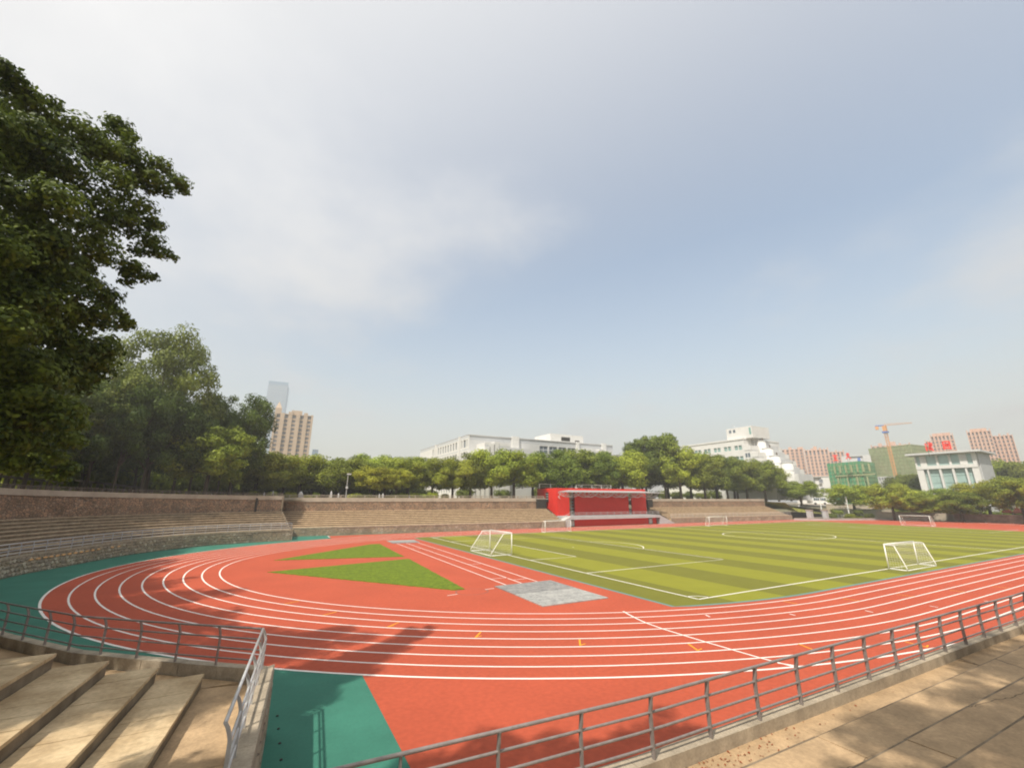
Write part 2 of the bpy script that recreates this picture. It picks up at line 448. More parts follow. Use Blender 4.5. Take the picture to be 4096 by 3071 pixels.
om = [((-35.38, -19.35), (-36.32, -19.88), 0), ((-33.42, -23.84), (-34.32, -24.42), 0), ((-30.55, -28.23), (-31.38, -28.91), 1), ((-27.1, -32.24), (-27.78, -33.02), 1), ((-23.19, -35.87), (-23.77, -36.68), 1), ((-18.84, -39.02), (-19.29, -39.96), 1), ((-14.04, -41.68), (-14.34, -42.54), 0), ((-8.96, -44.08), (-9.05, -45.0), 1), ((-5.23, -35.91), (-5.22, -36.9), 0), ((-0.54, -37.51), (-0.39, -38.52), 0), ((4.63, -38.76), (4.81, -39.79), 0), ((10.36, -40.05), (10.3, -41.01), 0), ((15.54, -41.14), (15.7, -42.2), 0)]
for a, b, h in om:
    stroke([a, b], 0.045, 0.012, 'orange', 'relay_mark', tr)
    if h: stroke([(b[0] - 0.02, b[1] + 0.03), (b[0] + 0.42, b[1] + 0.12)], 0.035, 0.0125, 'orange', 'relay_mark', tr)
for a, b in [((-13.29, -35.76), (-13.47, -36.21)), ((-8.45, -38.14), (-8.5, -38.53)), ((-3.25, -40.01), (-3.38, -40.5)), ((2.06, -41.51), (2.04, -41.95)), ((7.43, -42.73), (7.43, -43.09))]:
    stroke([a, b], 0.05, 0.012, 'line', 'hurdle_mark', tr)
stroke([(-27.2, 37.2), (-27.2, 41.0)], 0.08, 0.012, 'line', 'chute_line', tr)
stroke([(3, 30.2), (6, 39.5)], 0.06, 0.012, 'line', 'chute_line', tr)
# jump runways and shot circle in the D
for pts in ([(-18.88, 19), (-19.69, -21.2)], [(-17.3, 19), (-18.02, -18.1)], [(-18.07, -18.4), (-18.16, -21.2)], [(-15.4, 18.6), (-16.56, -21.3)]):
    stroke(pts, 0.05, 0.012, 'line', 'runway_line', tr)
for pts in ([(-17.79, -8.83), (-16.3, -8.75)], [(-19.6, -18.09), (-18.02, -18.09)], [(-18.1, -19.5), (-16.5, -19.36)], [(-19.0, 10), (-17.4, 10)]):
    stroke(pts, 0.04, 0.0125, 'line', 'takeoff_line', tr)
for pts in ([(-25.51, -22.74), (-24.64, -22.61)], [(-22.07, -22.06), (-21.21, -21.97)]):
    stroke(pts, 0.045, 0.012, 'line', 'throwing_circle_mark', tr)
cc = (-23.3, -22.3)
ca = [(cc[0] + 1.25 * math.cos(t), cc[1] + 1.1 * math.sin(t)) for t in np.linspace(0, 6.2832, 33)[:-1]]
cb = [(cc[0] + 1.31 * math.cos(t), cc[1] + 1.16 * math.sin(t)) for t in np.linspace(0, 6.2832, 33)[:-1]]
MB().sheet(ca, 0.009).build('throwing_circle', 'redpaint', tr) if False else None
ring(ca, cb, 0.010).build('throwing_circle_rim', 'darkstone', tr)

# infield lawns: two raised wedges with ragged edges
def wedge(poly):
    out = []
    for i, (x, y) in enumerate(poly):
        x2, y2 = poly[(i + 1) % len(poly)]; n = max(2, int(math.hypot(x2 - x, y2 - y) / 0.22))
        for k in range(n):
            f = k / n; out.append((x + (x2 - x) * f + rnd.uniform(-.06, .06), y + (y2 - y) * f + rnd.uniform(-.06, .06)))
    m = MB(); m.hexa(out, -0.02, 0.045); return structure(m.build('lawn', 'lawn'))
wedge([(-22.43, -0.97), (-37.43, -4.03), (-24.4, -21.15), (-23.44, -21.25)])
wedge([(-21.6, 19.3), (-22.9, 19.5), (-36.8, 5.38), (-22.36, 1.41)])

# football pitch
TL, TR_, TN, TF = -13.2, 124.2, -35.2, 28.5
pit = [(TL, near_y(-0.9, TL))] + [(x, near_y(-0.9, x)) for x in np.linspace(TL + 1, 0, 12)] + [(XE, TN)] + [(XE + TL - x, near_y(-0.9, x)) for x in np.linspace(0, TL, 12)][1:]
pit += [(TR_, TF - 1), (TR_ - 3, TF), (TL + 1, TF), (TL, TF - 1)]
pt = MB().sheet(pit, 0.012).build('football_pitch', 'turf'); structure(pt)
cx = sum(p[0] for p in pit) / len(pit)
def outset(poly, d):
    n = len(poly); out = []
    for i in range(n):
        x0, y0 = poly[i - 1]; x1, y1 = poly[(i + 1) % n]; l = math.hypot(x1 - x0, y1 - y0) or 1
        out.append((poly[i][0] + (y1 - y0) / l * d, poly[i][1] - (x1 - x0) / l * d))
    return out
po = outset(pit, 0.30)
MB().strip([(x, y, 0.012) for x, y in pit + pit[:1]], [(x, y, 0.0122) for x, y in po + po[:1]]).build('pitch_kerb', 'kerbteal', pt)
GX, GE, PN, PF = -10.0, 121.0, -32.64, 27.7
def pl(pts, name='pitch_line', wd=0.075):
    stroke(pts, wd, 0.016, 'line', name, pt)
mx_ = (GX + GE) / 2
pl([(GX, PN), (GE, PN)], 'touchline'); pl([(GX, PF), (GE, PF)], 'touchline')
pl([(GX, PN), (GX, PF)], 'goal_line'); pl([(GE, PN), (GE, PF)], 'goal_line')
pl([(mx_, PN), (mx_, PF)], 'halfway_line')
for s, gx in ((1, GX), (-1, GE)):
    pl([(gx, -19.67), (gx + s * 20.83, -19.67), (gx + s * 20.83, 17.6), (gx, 17.6)], 'penalty_area_line')
    pl([(gx, -9.0), (gx + s * 6.85, -9.0), (gx + s * 6.85, 8.2), (gx, 8.2)], 'goal_area_line')
    arc = []
    for t in np.linspace(-0.93, 0.93, 25):
        x, y = gx + s * (13.2 + 11.5 * math.cos(t)), 0.2 + 8.9 * math.sin(t)
        if s * (x - gx) >= 20.83: arc.append((x, y))
    pl(arc, 'penalty_arc')
    for yy, q in ((PN, 1), (PF, -1)):
        pl([(gx + s * 1.2 * math.cos(t), yy + q * 1.0 * math.sin(t)) for t in np.linspace(0, 1.5708, 9)], 'corner_arc', 0.05)
pl([(mx_ - 1.6 + 11.2 * math.cos(t), -1.0 + 9.4 * math.sin(t)) for t in np.linspace(0, 6.2832, 65)], 'centre_circle')
# flagged seam: penalty spot
MB().sheet([(GX + 13.2 + 0.16 * math.cos(t), 0.2 + 0.16 * math.sin(t)) for t in np.linspace(0, 6.2832, 13)[:-1]], 0.016).build('penalty_spot', 'line', pt)

# ------------------------------------------------------------------ pit covers
def cover(name, label, quads):
    cxy = (sum(q[0] for q in quads[0][1]) / 4, sum(q[1] for q in quads[0][1]) / 4)
    t = thing(name, label, 'pit cover', (*cxy, 0.004))
    for m_, q in quads:
        MB().hexa(q, 0.006, 0.06).build('mat_panel', m_, t)
cover('pit_cover', 'large grey weathered rubber cover of two panels lying between pitch corner and lanes',
      [('rubber', [(-20.9, -21.4), (-15.3, -21.35), (-15.4, -25.12), (-20.95, -24.98)]), ('rubber2', [(-20.97, -25.02), (-15.42, -25.16), (-15.5, -29.25), (-21.1, -29.12)])])
cover('pit_cover', 'grey pit cover at the far end of the jump runways beyond the grass wedges',
      [('rubber2', [(-19.35, 24.2), (-14.6, 23.9), (-14.85, 21.2), (-19.4, 21.7)]), ('rubber', [(-19.42, 21.62), (-14.87, 21.12), (-15.1, 18.5), (-19.5, 19.2)])])

# ------------------------------------------------------------------ goals (local: mouth along x, back towards +y)
def make_goal(wd, ht, td, bd, r, label, group=None):
    t = thing('goal', label, 'goal', group=group)
    h = wd / 2
    for s in (-1, 1):
        MB().tube([(s * h, 0, 0), (s * h, 0, ht)], r, 10).build('post', 'goalwhite', t, True, True)
        MB().tube([(s * h, 0.02, ht - r), (s * h, td * .85, ht - r), (s * h, td, ht - 0.12), (s * h, bd - 0.03, 0.32), (s * h, bd, 0.04)], r * 0.75, 8).build('side_frame', 'goalwhite', t, True, True)
        MB().tube([(s * h, 0, 0.04), (s * h, bd, 0.04)], r * 0.75, 8).build('ground_bar', 'goalwhite', t, True, True)
    MB().tube([(-h - r, 0, ht), (h + r, 0, ht)], r, 10).build('crossbar', 'goalwhite', t, True, True)
    MB().tube([(-h, bd, 0.04), (h, bd, 0.04)], r * 0.75, 8).build('ground_bar', 'goalwhite', t, True, True)
    n = MB(); q = 0.006; st = 0.22
    prof = [(0.02, ht - .03), (td, ht - 0.1), (bd, 0.06)]
    L1 = td; L2 = math.hypot(bd - td, ht - .1)
    def pp(f):
        d = f * (L1 + L2)
        if d < L1: return (td * d / L1, ht - .03 - .07 * d / L1)
        k = (d - L1) / L2; return (td + (bd - td) * k, (ht - .1) * (1 - k) + 0.06 * k)
    nx = int(wd / st); nf = int((L1 + L2) / st)
    for i in range(nx + 1):
        x = -h + wd * i / nx
        n.tube([(x, *pp(0)), (x, *pp(L1 / (L1 + L2))), (x, *pp(1))], q, 3)
    for j in range(nf + 1):
        y, zz = pp(j / nf); n.tube([(-h, y, zz), (h, y, zz)], q, 3)
    for s in (-1, 1):                                  # side nets
        for j in range(int(ht / st)):
            zz = 0.1 + j * st; ye = bd + (td - bd) * max(0, (zz - 0.06) / (ht - .16)); n.tube([(s * h, 0.02, zz), (s * h, min(ye, bd), zz)], q, 3)
        for j in range(1, int(bd / st)):
            y = j * st; zt = ht - .05 if y < td else (ht - .1) * (1 - (y - td) / (bd - td)); n.tube([(s * h, y, 0.05), (s * h, y, max(zt, 0.1))], q, 3)
    o = n.build('net', 'net', t, local=True); o['kind'] = 'stuff'
    return t
big = make_goal(6.55, 2.72, 1.25, 3.0, 0.062, 'white football goal with sloping net frame on the goal line beside the jump runways')
big.location = (-9.5, -0.25, 0.012); big.rotation_euler.z = R(90)
b2 = copy_tree(big); b2.location = (121.0, -0.4, 0.012); b2.rotation_euler.z = R(-90)
b2['label'] = 'full-size white goal at the far end of the pitch in front of the paved slope'
sm = make_goal(7.0, 2.42, 0.85, 1.52, 0.06, 'small white goal standing on the touchline next to the running lanes')
sm.location = (22.7, -32.8, 0.012); sm.rotation_euler.z = R(180)
s2 = copy_tree(sm); s2.location = (19.6, 27.8, 0.012); s2.rotation_euler.z = 0; s2['label'] = 'small white goal on the far touchline in front of the red grandstand steps'
s3 = copy_tree(sm); s3.location = (72.7, 26.1, 0.012); s3.rotation_euler.z = R(-3); s3['label'] = 'small white goal on the far touchline below the terrace past the grandstand'

# ------------------------------------------------------------------ railings
def railing(name, label, path, zb, spacing, mname, inward, hgt=1.13, rails=(0.21, 0.50, 0.80), r=0.032, group=None, lean=0.11, postw=0.035, ends=True):
    "path: 2d polyline along the kerb top; inward: +1/-1 side the top rail leans to"
    t = thing(name, label, 'railing', (path[0][0], path[0][1], zb), group)
    seg = [math.hypot(path[i + 1][0] - path[i][0], path[i + 1][1] - path[i][1]) for i in range(len(path) - 1)]
    tot = sum(seg)
    def at(d):
        i = 0
        while i < len(seg) - 1 and d > seg[i]: d -= seg[i]; i += 1
        f = d / seg[i]; a, b = path[i], path[i + 1]
        dx, dy = (b[0] - a[0]) / seg[i], (b[1] - a[1]) / seg[i]
        return a[0] + (b[0] - a[0]) * f, a[1] + (b[1] - a[1]) * f, -dy * inward, dx * inward, dx, dy
    n = max(1, round(tot / spacing))
    for i in range(n + 1):
        x, y, nx, ny, dx, dy = at(min(tot - 1e-6, tot * i / n))
        m = MB()
        prof = [(0, 0.0), (0, hgt * .74), (.03, hgt * .84), (lean * .6, hgt * .93), (lean, hgt - .01)]
        w1, w2 = postw, 0.016
        vs = []
        for o_, zz in prof:
            for a, b in ((-1, -1), (1, -1), (1, 1), (-1, 1)):
                vs.append((x + nx * (o_ + a * w1) + dx * b * w2, y + ny * (o_ + a * w1) + dy * b * w2, zb + zz))
        fs = []
        for k in range(len(prof) - 1):
            for c in range(4): fs.append((4 * k + c, 4 * k + (c + 1) % 4, 4 * k + 4 + (c + 1) % 4, 4 * k + 4 + c))
        fs += [(3, 2, 1, 0), tuple(4 * (len(prof) - 1) + c for c in range(4))]
        m.add(vs, fs); m.build('post', mname, t)
    k = max(1, int(tot / 0.8)) if len(path) > 2 else 1
    for j, hh in enumerate((*rails, hgt)):
        o_ = lean if j == len(rails) else 0
        pts = []
        for i in range(k + 1):
            x, y, nx, ny, _, _ = at(min(tot - 1e-6, tot * i / k)); pts.append((x + nx * o_, y + ny * o_, zb + hh))
        MB().tube(pts, r if j == len(rails) else r * 0.78, 8).build('rail', mname, t, True)
    return t

# ------------------------------------------------------------------ near stand beside the passage (steps run away from the track)
KP = [(-52.5, -22.0), (-49.3, -26.5), (-46.24, -30.52), (-43.28, -34.1), (-41.03, -36.09), (-38.8, -37.94), (-37.62, -38.9)]
def kerb_y(x):
    for (x0, y0), (x1, y1) in zip(KP, KP[1:]):
        if x0 <= x <= x1: return y0 + (y1 - y0) * (x - x0) / (x1 - x0)
    return KP[-1][1] if x > KP[-1][0] else KP[0][1]
SL = 0.08
ns_ = thing('terrace_stand', 'tan stone stepped stand beside the teal passage with slab treads running back from the bend', 'stand', (-42, -42, 0))
YB = -54.6
def sx(x0, y): return x0 + SL * (y + 38.5)
def solve_front(x0):
    return -38.5
kp_out = [(x + 0.24 * 0.74, y + 0.24 * 0.67) for x, y in KP]; kp_in = [(x - 0.08 * 0.74, y - 0.08 * 0.67) for x, y in KP]
for i in range(len(KP) - 1):                            # kerb blocks on top of the front wall
    L = math.hypot(KP[i + 1][0] - KP[i][0], KP[i + 1][1] - KP[i][1]); n = max(1, round(L / 1.6))
    for k in range(n):
        f0, f1 = k / n + 0.004, (k + 1) / n - 0.004
        P = lambda a, b, f: (a[0] + (b[0] - a[0]) * f, a[1] + (b[1] - a[1]) * f)
        MB().hexa([P(kp_in[i], kp_in[i + 1], f0), P(kp_in[i], kp_in[i + 1], f1), P(kp_out[i], kp_out[i + 1], f1), P(kp_out[i], kp_out[i + 1], f0)], 1.40, 1.9).build('kerb_stone', 'kerbstone', ns_)
MB().hexa([(x + 0.19, y + 0.17) for x, y in KP] + [(x - 0.02, y - 0.02) for x, y in KP[::-1]], 0, 1.40).build('front_wall', 'rubble_front', ns_)
MB().hexa([(-37.60, -38.93), (-37.26, -38.62), (-38.3, -54.6), (-38.65, -54.6)], 0, 1.40).build('side_wall', 'rubble_front', ns_)
for k in range(9):
    y0, y1 = -38.93 - 1.58 * k, -38.93 - 1.58 * (k + 1) + 0.012
    MB().hexa([(sx(-37.74, y0), y0), (sx(-37.24, y0), y0 + (0.28 if k == 0 else 0)), (sx(-37.24, y1), y1), (sx(-37.74, y1), y1)], 1.40, 1.9).build('kerb_stone', 'kerbstone', ns_)
r2 = random.Random(3)
fr = [solve_front(-39.14 - 1.15 * k) for k in range(9)]
ys = [-38.63, -41.4, -43.4, -46.2, -54.6]
for k in range(4):
    a, b = ys[k] - (0 if k else -0.0), ys[k + 1] + 0.014
    MB().hexa([(sx(-39.16, a), a), (sx(-37.75, a), min(a, -38.97)), (sx(-37.75, b), b), (sx(-39.16, b), b)], 1.3, 1.55 + 0.004 * (k % 2)).build('floor_slab', 'concrete', ns_)
for k in range(8):
    xa, xb = -39.14 - 1.15 * k, -39.14 - 1.15 * (k + 1)
    zt = 1.90 + 0.35 * k
    fa, fb = fr[k], fr[k + 1]
    fa2 = fa - 0.0
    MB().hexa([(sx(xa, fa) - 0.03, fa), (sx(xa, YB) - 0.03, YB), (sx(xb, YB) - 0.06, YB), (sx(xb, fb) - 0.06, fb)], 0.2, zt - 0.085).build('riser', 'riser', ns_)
    if k > 5: continue
    nsl = 24; L = abs(YB - fa)
    cuts = [fa + (YB - fa) * (j + (r2.uniform(-.22, .22) if 0 < j < nsl else 0)) / nsl for j in range(nsl + 1)]
    cutb = [fb + (YB - fb) * (j + (r2.uniform(-.22, .22) if 0 < j < nsl else 0)) / nsl for j in range(nsl + 1)]
    dy = fb - fa
    for j in range(nsl):
        a0, a1 = cuts[j] - 0.006, cuts[j + 1] + 0.006
        b0 = (fb if j == 0 else a0 + 0.03 * dy) - 0.006; b1 = a1 + 0.03 * dy
        MB().hexa([(sx(xa, a0) + r2.uniform(0, .012), a0), (sx(xa, a1) + r2.uniform(0, .012), a1), (sx(xb, b1) + 0.0, b1), (sx(xb, b0) + 0.0, b0)], zt - 0.085, zt + r2.uniform(-.006, .006)).build('stone_slab', 'tread', ns_)
MB().hexa([(-52.6, -22.3), (-49.4, -26.8), (-46.3, -30.62), (-43.35, -34.2), (-41.1, -36.2), (-38.85, -38.05), (-38.2, -38.62), (-52.6, -38.62)], 1.2, 1.552).build('walkway', 'concrete', ns_)

railing('metal_railing', 'dark grey four-bar railing on the kerb along the bend beside the stone slab steps', [(-37.72, -38.82)] + KP[-2:0:-1], 1.9, 1.5, 'steel', 1)
railing('metal_railing', 'light galvanised railing running back from the bend along the edge of the passage', [(sx(-37.6, -38.95), -38.95), (sx(-37.6, -45.3), -45.3)], 1.9, 1.27, 'galv', -1, r=0.036)

# ------------------------------------------------------------------ near stand on the straight (rows parallel to the track)
def ry(x): return -48.15 + 0.075 * (-30.6 - x) if x < -30.6 else -48.15 - 0.0215 * (x + 30.6) if x < -10 else -48.6 - 0.006 * (x + 10)
def cracked():
    m = MATS['concrete'].copy(); m.name = 'concrete_cracked'; t = m.node_tree; b = t.nodes['Principled BSDF']
    g = t.nodes.new('ShaderNodeNewGeometry'); n = t.nodes.new('ShaderNodeTexNoise'); n.inputs['Scale'].default_value = 1.3; n.inputs['Detail'].default_value = 6
    t.links.new(g.outputs['Position'], n.inputs['Vector'])
    ad = t.nodes.new('ShaderNodeVectorMath'); ad.operation = 'MULTIPLY_ADD'; ad.inputs[1].default_value = (.5, .5, 0)
    t.links.new(n.outputs['Color'], ad.inputs[0]); t.links.new(g.outputs['Position'], ad.inputs[2])
    mp = t.nodes.new('ShaderNodeMapping'); mp.inputs['Scale'].default_value = (.10, .36, 0); t.links.new(ad.outputs[0], mp.inputs['Vector'])
    v = t.nodes.new('ShaderNodeTexVoronoi'); v.feature = 'DISTANCE_TO_EDGE'; v.inputs['Scale'].default_value = 1.0; t.links.new(mp.outputs[0], v.inputs['Vector'])
    mr_ = t.nodes.new('ShaderNodeMapRange'); mr_.inputs[1].default_value = 0.0012; mr_.inputs[2].default_value = 0.005; mr_.inputs[3].default_value = 0.4; mr_.inputs[4].default_value = 1.0
    t.links.new(v.outputs['Distance'], mr_.inputs[0])
    src = b.inputs['Base Color'].links[0].from_socket
    sc = t.nodes.new('ShaderNodeVectorMath'); sc.operation = 'SCALE'; t.links.new(src, sc.inputs[0]); t.links.new(mr_.outputs[0], sc.inputs['Scale'])
    t.links.new(sc.outputs[0], b.inputs['Base Color']); MATS['concrete_cracked'] = m
cracked()
rs = thing('terrace_stand', 'worn concrete stand with cracked slab rows and a low kerb along the sprint straight', 'stand', (-20, -50, 0))
XA, XB = -37.9, 36.0
x = XA
while x < XB:
    x1 = min(XB, x + 3.4)
    MB().hexa([(x + .006, ry(x) - 0.10), (x1 - .006, ry(x1) - 0.10), (x1 - .006, ry(x1) + 0.24), (x + .006, ry(x) + 0.24)], 1.35, 1.9).build('kerb_stone', 'kerbstone', rs)
    x = x1
MB().hexa([(XA, ry(XA) - 0.05), (XB, ry(XB) - 0.05), (XB, ry(XB) + 0.20), (XA, ry(XA) + 0.20)], 0, 1.35).build('front_wall', 'rubble_front', rs)
edges = [None, -49.4, -50.75, -51.85, -52.95, -54.05, -54.75]
for k in range(6):
    zt = 1.63 + 0.34 * k
    ya = edges[k]; yb = edges[k + 1]
    xx = XA
    first = True
    while xx < XB:
        ln = r2.uniform(2.0, 4.2); x1 = min(XB, xx + ln)
        top = (lambda q: ry(q) - 0.10) if k == 0 else (lambda q: ya + (ry(q) - ry(-25)))
        bot = lambda q: yb + (ry(q) - ry(-25)) - 0.02
        sk = r2.uniform(-.12, .12)
        MB().hexa([(xx + .007, top(xx)), (x1 - .007 + (0), top(x1)), (x1 - .007, bot(x1)), (xx + .007, bot(xx))], zt - 0.55, zt + r2.uniform(-.008, .008)).build('concrete_slab', 'concrete_cracked', rs)
        if k:
            dn = r2.uniform(.045, .075)
            MB().hexa([(xx + .01, top(xx) + .004), (x1 - .01, top(x1) + .004), (x1 - .01, top(x1) + dn), (xx + .01, top(xx) + dn)], zt - .5, zt - .02).build('edge_strip', 'riser', rs)  # darker strip added along the row's front edge to draw its line
        xx = x1
MB().box(XA, XB, -55.3, -54.76, 0, 5.2).build('back_wall', 'rubble_back', rs)
railing('metal_railing', 'dark grey four-bar railing on the kerb along the sprint straight beside cracked concrete', [(-37.4, ry(-37.4)), (-30.6, ry(-30.6)), (-20, ry(-20)), (-10, ry(-10)), (33.9, ry(33.9))], 1.9, 1.7, 'steel', -1, lean=0.06, r=0.034, postw=0.045)
up = MB().sheet([(-120, -160), (60, -160), (60, -55.3), (-49, -55.3), (-49, -30), (-60, -18), (-120, -18)], 5.2).build('upper_ground', 'upper'); structure(up)
MB().sheet([(-49, -55.3), (60, -55.3), (60, -55.31), (-49, -55.31)], 5.19)
lit = MB()
for _ in range(170):
    t = rnd.random() ** 1.5
    x_ = -29.5 + rnd.gauss(0, 2.6); y_ = ry(x_) - 0.13 - abs(rnd.gauss(0, .33))
    a = rnd.uniform(0, 6.28); s_ = rnd.uniform(.018, .042)
    if y_ < -49.35: continue
    c_, q_ = math.cos(a) * s_, math.sin(a) * s_
    lit.add([(x_ - c_, y_ - q_, 1.646), (x_ + q_ * .5, y_ - c_ * .5, 1.646 + rnd.uniform(0.004, .02)), (x_ + c_, y_ + q_, 1.648 + rnd.uniform(0, .015)), (x_ - q_ * .5, y_ + c_ * .5, 1.65)], [(0, 1, 2, 3)])
lo = lit.build('fallen_leaves', 'litter'); tag(lo, 'reddish dry leaves scattered at the foot of the concrete kerb', 'leaves', kind='stuff')
for i, y_ in enumerate((-37.5, -38.45, -39.4, -40.35, -41.3)):
    m = MB().cyl(-36.95 + 0.02 * i - 0.1 * (-37.5 - y_) * -0.0, y_, 0.0, 0.03, 0.045, 10, 0.03)
    o = m.build('floor_stud', 'dark'); tag(o, 'small black stud in the row along the passage wall', 'floor stud', 'row of black floor studs')

# ------------------------------------------------------------------ generic curved terrace
def offset(path, d, side):
    out = []
    n = len(path)
    for i in range(n):
        x0, y0 = path[max(i - 1, 0)]; x1, y1 = path[min(i + 1, n - 1)]
        l = math.hypot(x1 - x0, y1 - y0); out.append((path[i][0] - (y1 - y0) / l * d * side, path[i][1] + (x1 - x0) / l * d * side))
    return out
def resample(path, step):
    # Catmull-Rom through the points
    P = [Vector((*p, 0)) for p in path]; P = [2 * P[0] - P[1]] + P + [2 * P[-1] - P[-2]]
    out = []
    for i in range(1, len(P) - 2):
        n = max(1, int((P[i + 1] - P[i]).length / step))
        for k in range(n):
            t = k / n; a, b, c, d = P[i - 1:i + 3]
            q = 0.5 * ((2 * b) + (c - a) * t + (2 * a - 5 * b + 4 * c - d) * t * t + (3 * b - a - 3 * c + d) * t ** 3)
            out.append((q.x, q.y))
    out.append((P[-2].x, P[-2].y)); return out
def stand(label, path, side, zk, zf, rows, rise, depth, walk, back_h, cope_h, mt, fence=True, lift=lambda i, n: 0.0, backm='rubble_back', fence_m='darkstone', fence_lab=''):
    "front wall, kerb, stepped rows, back wall and coping that follow path; side = which side is outward"
    t = thing('terrace_stand', label, 'stand', (*path[len(path) // 2], 0))
    n = len(path)
    def off3(d, z_): return [(x, y, z_) for x, y in offset(path, d, side)]
    def prism(name, d0, d1, z0, z1, m_, lf=False):
        a0, a1 = offset(path, d0, side), offset(path, d1, side)
        mb = MB(); vs = []
        for i in range(n):
            e = lift(i, n) if lf else 0
            vs += [(*a0[i], z0 + (e if lf == 2 else 0)), (*a1[i], z0 + (e if lf == 2 else 0)), (*a1[i], z1 + e), (*a0[i], z1 + e)]
        fs = [(0, 1, 2, 3), tuple(4 * (n - 1) + q for q in (3, 2, 1, 0))]
        for i in range(n - 1):
            for q in range(4): fs.append((4 * i + q, 4 * i + (q + 1) % 4, 4 * i + 4 + (q + 1) % 4, 4 * i + 4 + q))
        mb.add(vs, fs); return mb.build(name, m_, t)
    prism('front_wall', 0.0, 0.4, 0, zk - 0.22, 'rubble_front')
    prism('kerb', -0.05, 0.36, zk - 0.22, zk, 'kerbstone')
    prism('walkway', 0.4, walk, 0, zf, 'concrete')
    for k in range(rows):
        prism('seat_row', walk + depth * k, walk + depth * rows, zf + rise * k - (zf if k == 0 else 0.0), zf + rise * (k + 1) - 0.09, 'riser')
        prism('seat_slab', walk + depth * k - 0.05, walk + depth * (k + 1) - 0.05, zf + rise * (k + 1) - 0.088, zf + rise * (k + 1), mt)
    D_ = walk + depth * rows; zb = zf + rise * rows
    prism('back_wall', D_, D_ + 0.6, 0, zb + back_h, backm, True)
    prism('coping', D_ - 0.12, D_ + 0.7, zb + back_h + .003, zb + back_h + cope_h, 'coping', 2)
    return t, D_, zb + back_h + cope_h
def fence_on(label, path, zs, spacing, ph, mname, parentname='parapet_fence', every=None):
    t = thing(parentname, label, 'fence', (*path[0], zs[0]))
    n = len(path); top = []; acc = 0
    pm = {}
    for i in range(n):
        if i: acc += math.hypot(path[i][0] - path[i - 1][0], path[i][1] - path[i - 1][1])
        if i == 0 or acc >= spacing:
            acc = 0
            MB().box(path[i][0] - .09, path[i][0] + .09, path[i][1] - .09, path[i][1] + .09, zs[i], zs[i] + ph).build('post', mname, t)
        top.append((*path[i], zs[i] + ph - 0.05))
    MB().tube(top, 0.06, 6).build('top_rail', mname, t)
    MB().tube([(x, y, z_ - ph * .45) for x, y, z_ in top], 0.045, 6).build('mid_rail', mname, t)
    return t

LP = resample([(-51.0, -24.5), (-54.8, -17.5), (-57.6, -8.5), (-58.7, 0), (-58.3, 5.5), (-56.6, 11.2), (-53.3, 21.0), (-47.5, 28.5), (-40.4, 32.2), (-34.2, 33.6)], 1.0)
lift_l = lambda i, n: 0.95 * max(0, min(1, 1.35 - 1.45 * i / n))
st1, D1, Z1 = stand('shaded curved stone stand round the end of the track with a rubble front wall', LP, 1, 1.85, 1.5, 9, 0.36, 0.94, 1.4, 2.25, 0.75, 'terrace_shaded', lift=lift_l)
railing('metal_railing', 'long blue-grey railing along the front of the shaded curved stand', offset(LP, 0.14, 1)[::2] + [LP[-1]], 1.85, 1.65, 'railblue', 1, hgt=1.1, r=0.04)
# painted stones in the curved front wall: a dotted row of pale orange blocks and individually set rubble
fence_on('dark concrete post fence on top of the wall behind the curved stand', offset(LP, D1 + 0.3, 1), [Z1 + lift_l(i, len(LP)) for i in range(len(LP))], 1.15, 0.5, 'darkstone')
fw0 = [c for c in st1.children if c.name.startswith('front_wall')][0]
stone_meshes = []
for q in range(10):
    rr = random.Random(50 + q); m = MB(); n = rr.choice((5, 6, 7)); w_, h_ = rr.uniform(.24, .42), rr.uniform(.12, .2)
    ring_ = [(w_ * math.cos(6.283 * k / n + .3) * rr.uniform(.85, 1.15), h_ * math.sin(6.283 * k / n + .3) * rr.uniform(.85, 1.15)) for k in range(n)]
    m.add([(a, 0, b) for a, b in ring_] + [(a * .86, -0.07, b * .84) for a, b in ring_], [tuple(range(n, 2 * n))] + [(k, (k + 1) % n, n + (k + 1) % n, n + k) for k in range(n)])
    me = m.mesh('stone'); stone_meshes.append(me)
scol = [(0.38, 0.31, 0.22), (0.30, 0.245, 0.17), (0.45, 0.39, 0.30), (0.27, 0.23, 0.175), (0.35, 0.29, 0.22)]
for i, c in enumerate(scol): mat('stone%d' % i, c, 0.9, var=0.25, vscale=5, bump=0.4, bscale=25)
mat('stone_orange', (0.72, 0.40, 0.17), 0.85, var=0.15, vscale=4)
for i, me in enumerate(stone_meshes): me.materials.append(MATS['stone%d' % (i % 5)])
ome = stone_meshes[0].copy(); ome.materials.clear(); ome.materials.append(MATS['stone_orange'])
base_l = wloc(fw0)
def set_stone(me, px, py, pz, ang, parent, base, sc=1):
    o = link('stone', me, parent); o.location = (px - base.x, py - base.y, pz - base.z); o.rotation_euler.z = ang; o.scale = (sc, 1, sc)
    return o
cnt = 0
seglen = 0.62
for i in range(len(LP) - 1):
    if LP[i][1] < 0.5 or cnt > 285: continue
    (x0, y0), (x1, y1) = LP[i], LP[i + 1]
    ang = math.atan2(y1 - y0, x1 - x0)
    nx, ny = (y1 - y0), -(x1 - x0); l = math.hypot(nx, ny); nx, ny = nx / l, ny / l
    for r_ in range(4):
        for c_ in range(2):
            if cnt > 290: break
            f = (c_ + 0.5 * (r_ % 2) * .8 + rnd.uniform(-.1, .1)) / 2 + .2
            o = set_stone(stone_meshes[rnd.randrange(10)], x0 + (x1 - x0) * f + nx * .0, y0 + (y1 - y0) * f + ny * .0, 0.22 + 0.38 * r_ + rnd.uniform(-.05, .05), ang, fw0, base_l, rnd.uniform(.8, 1.05)); cnt += 1
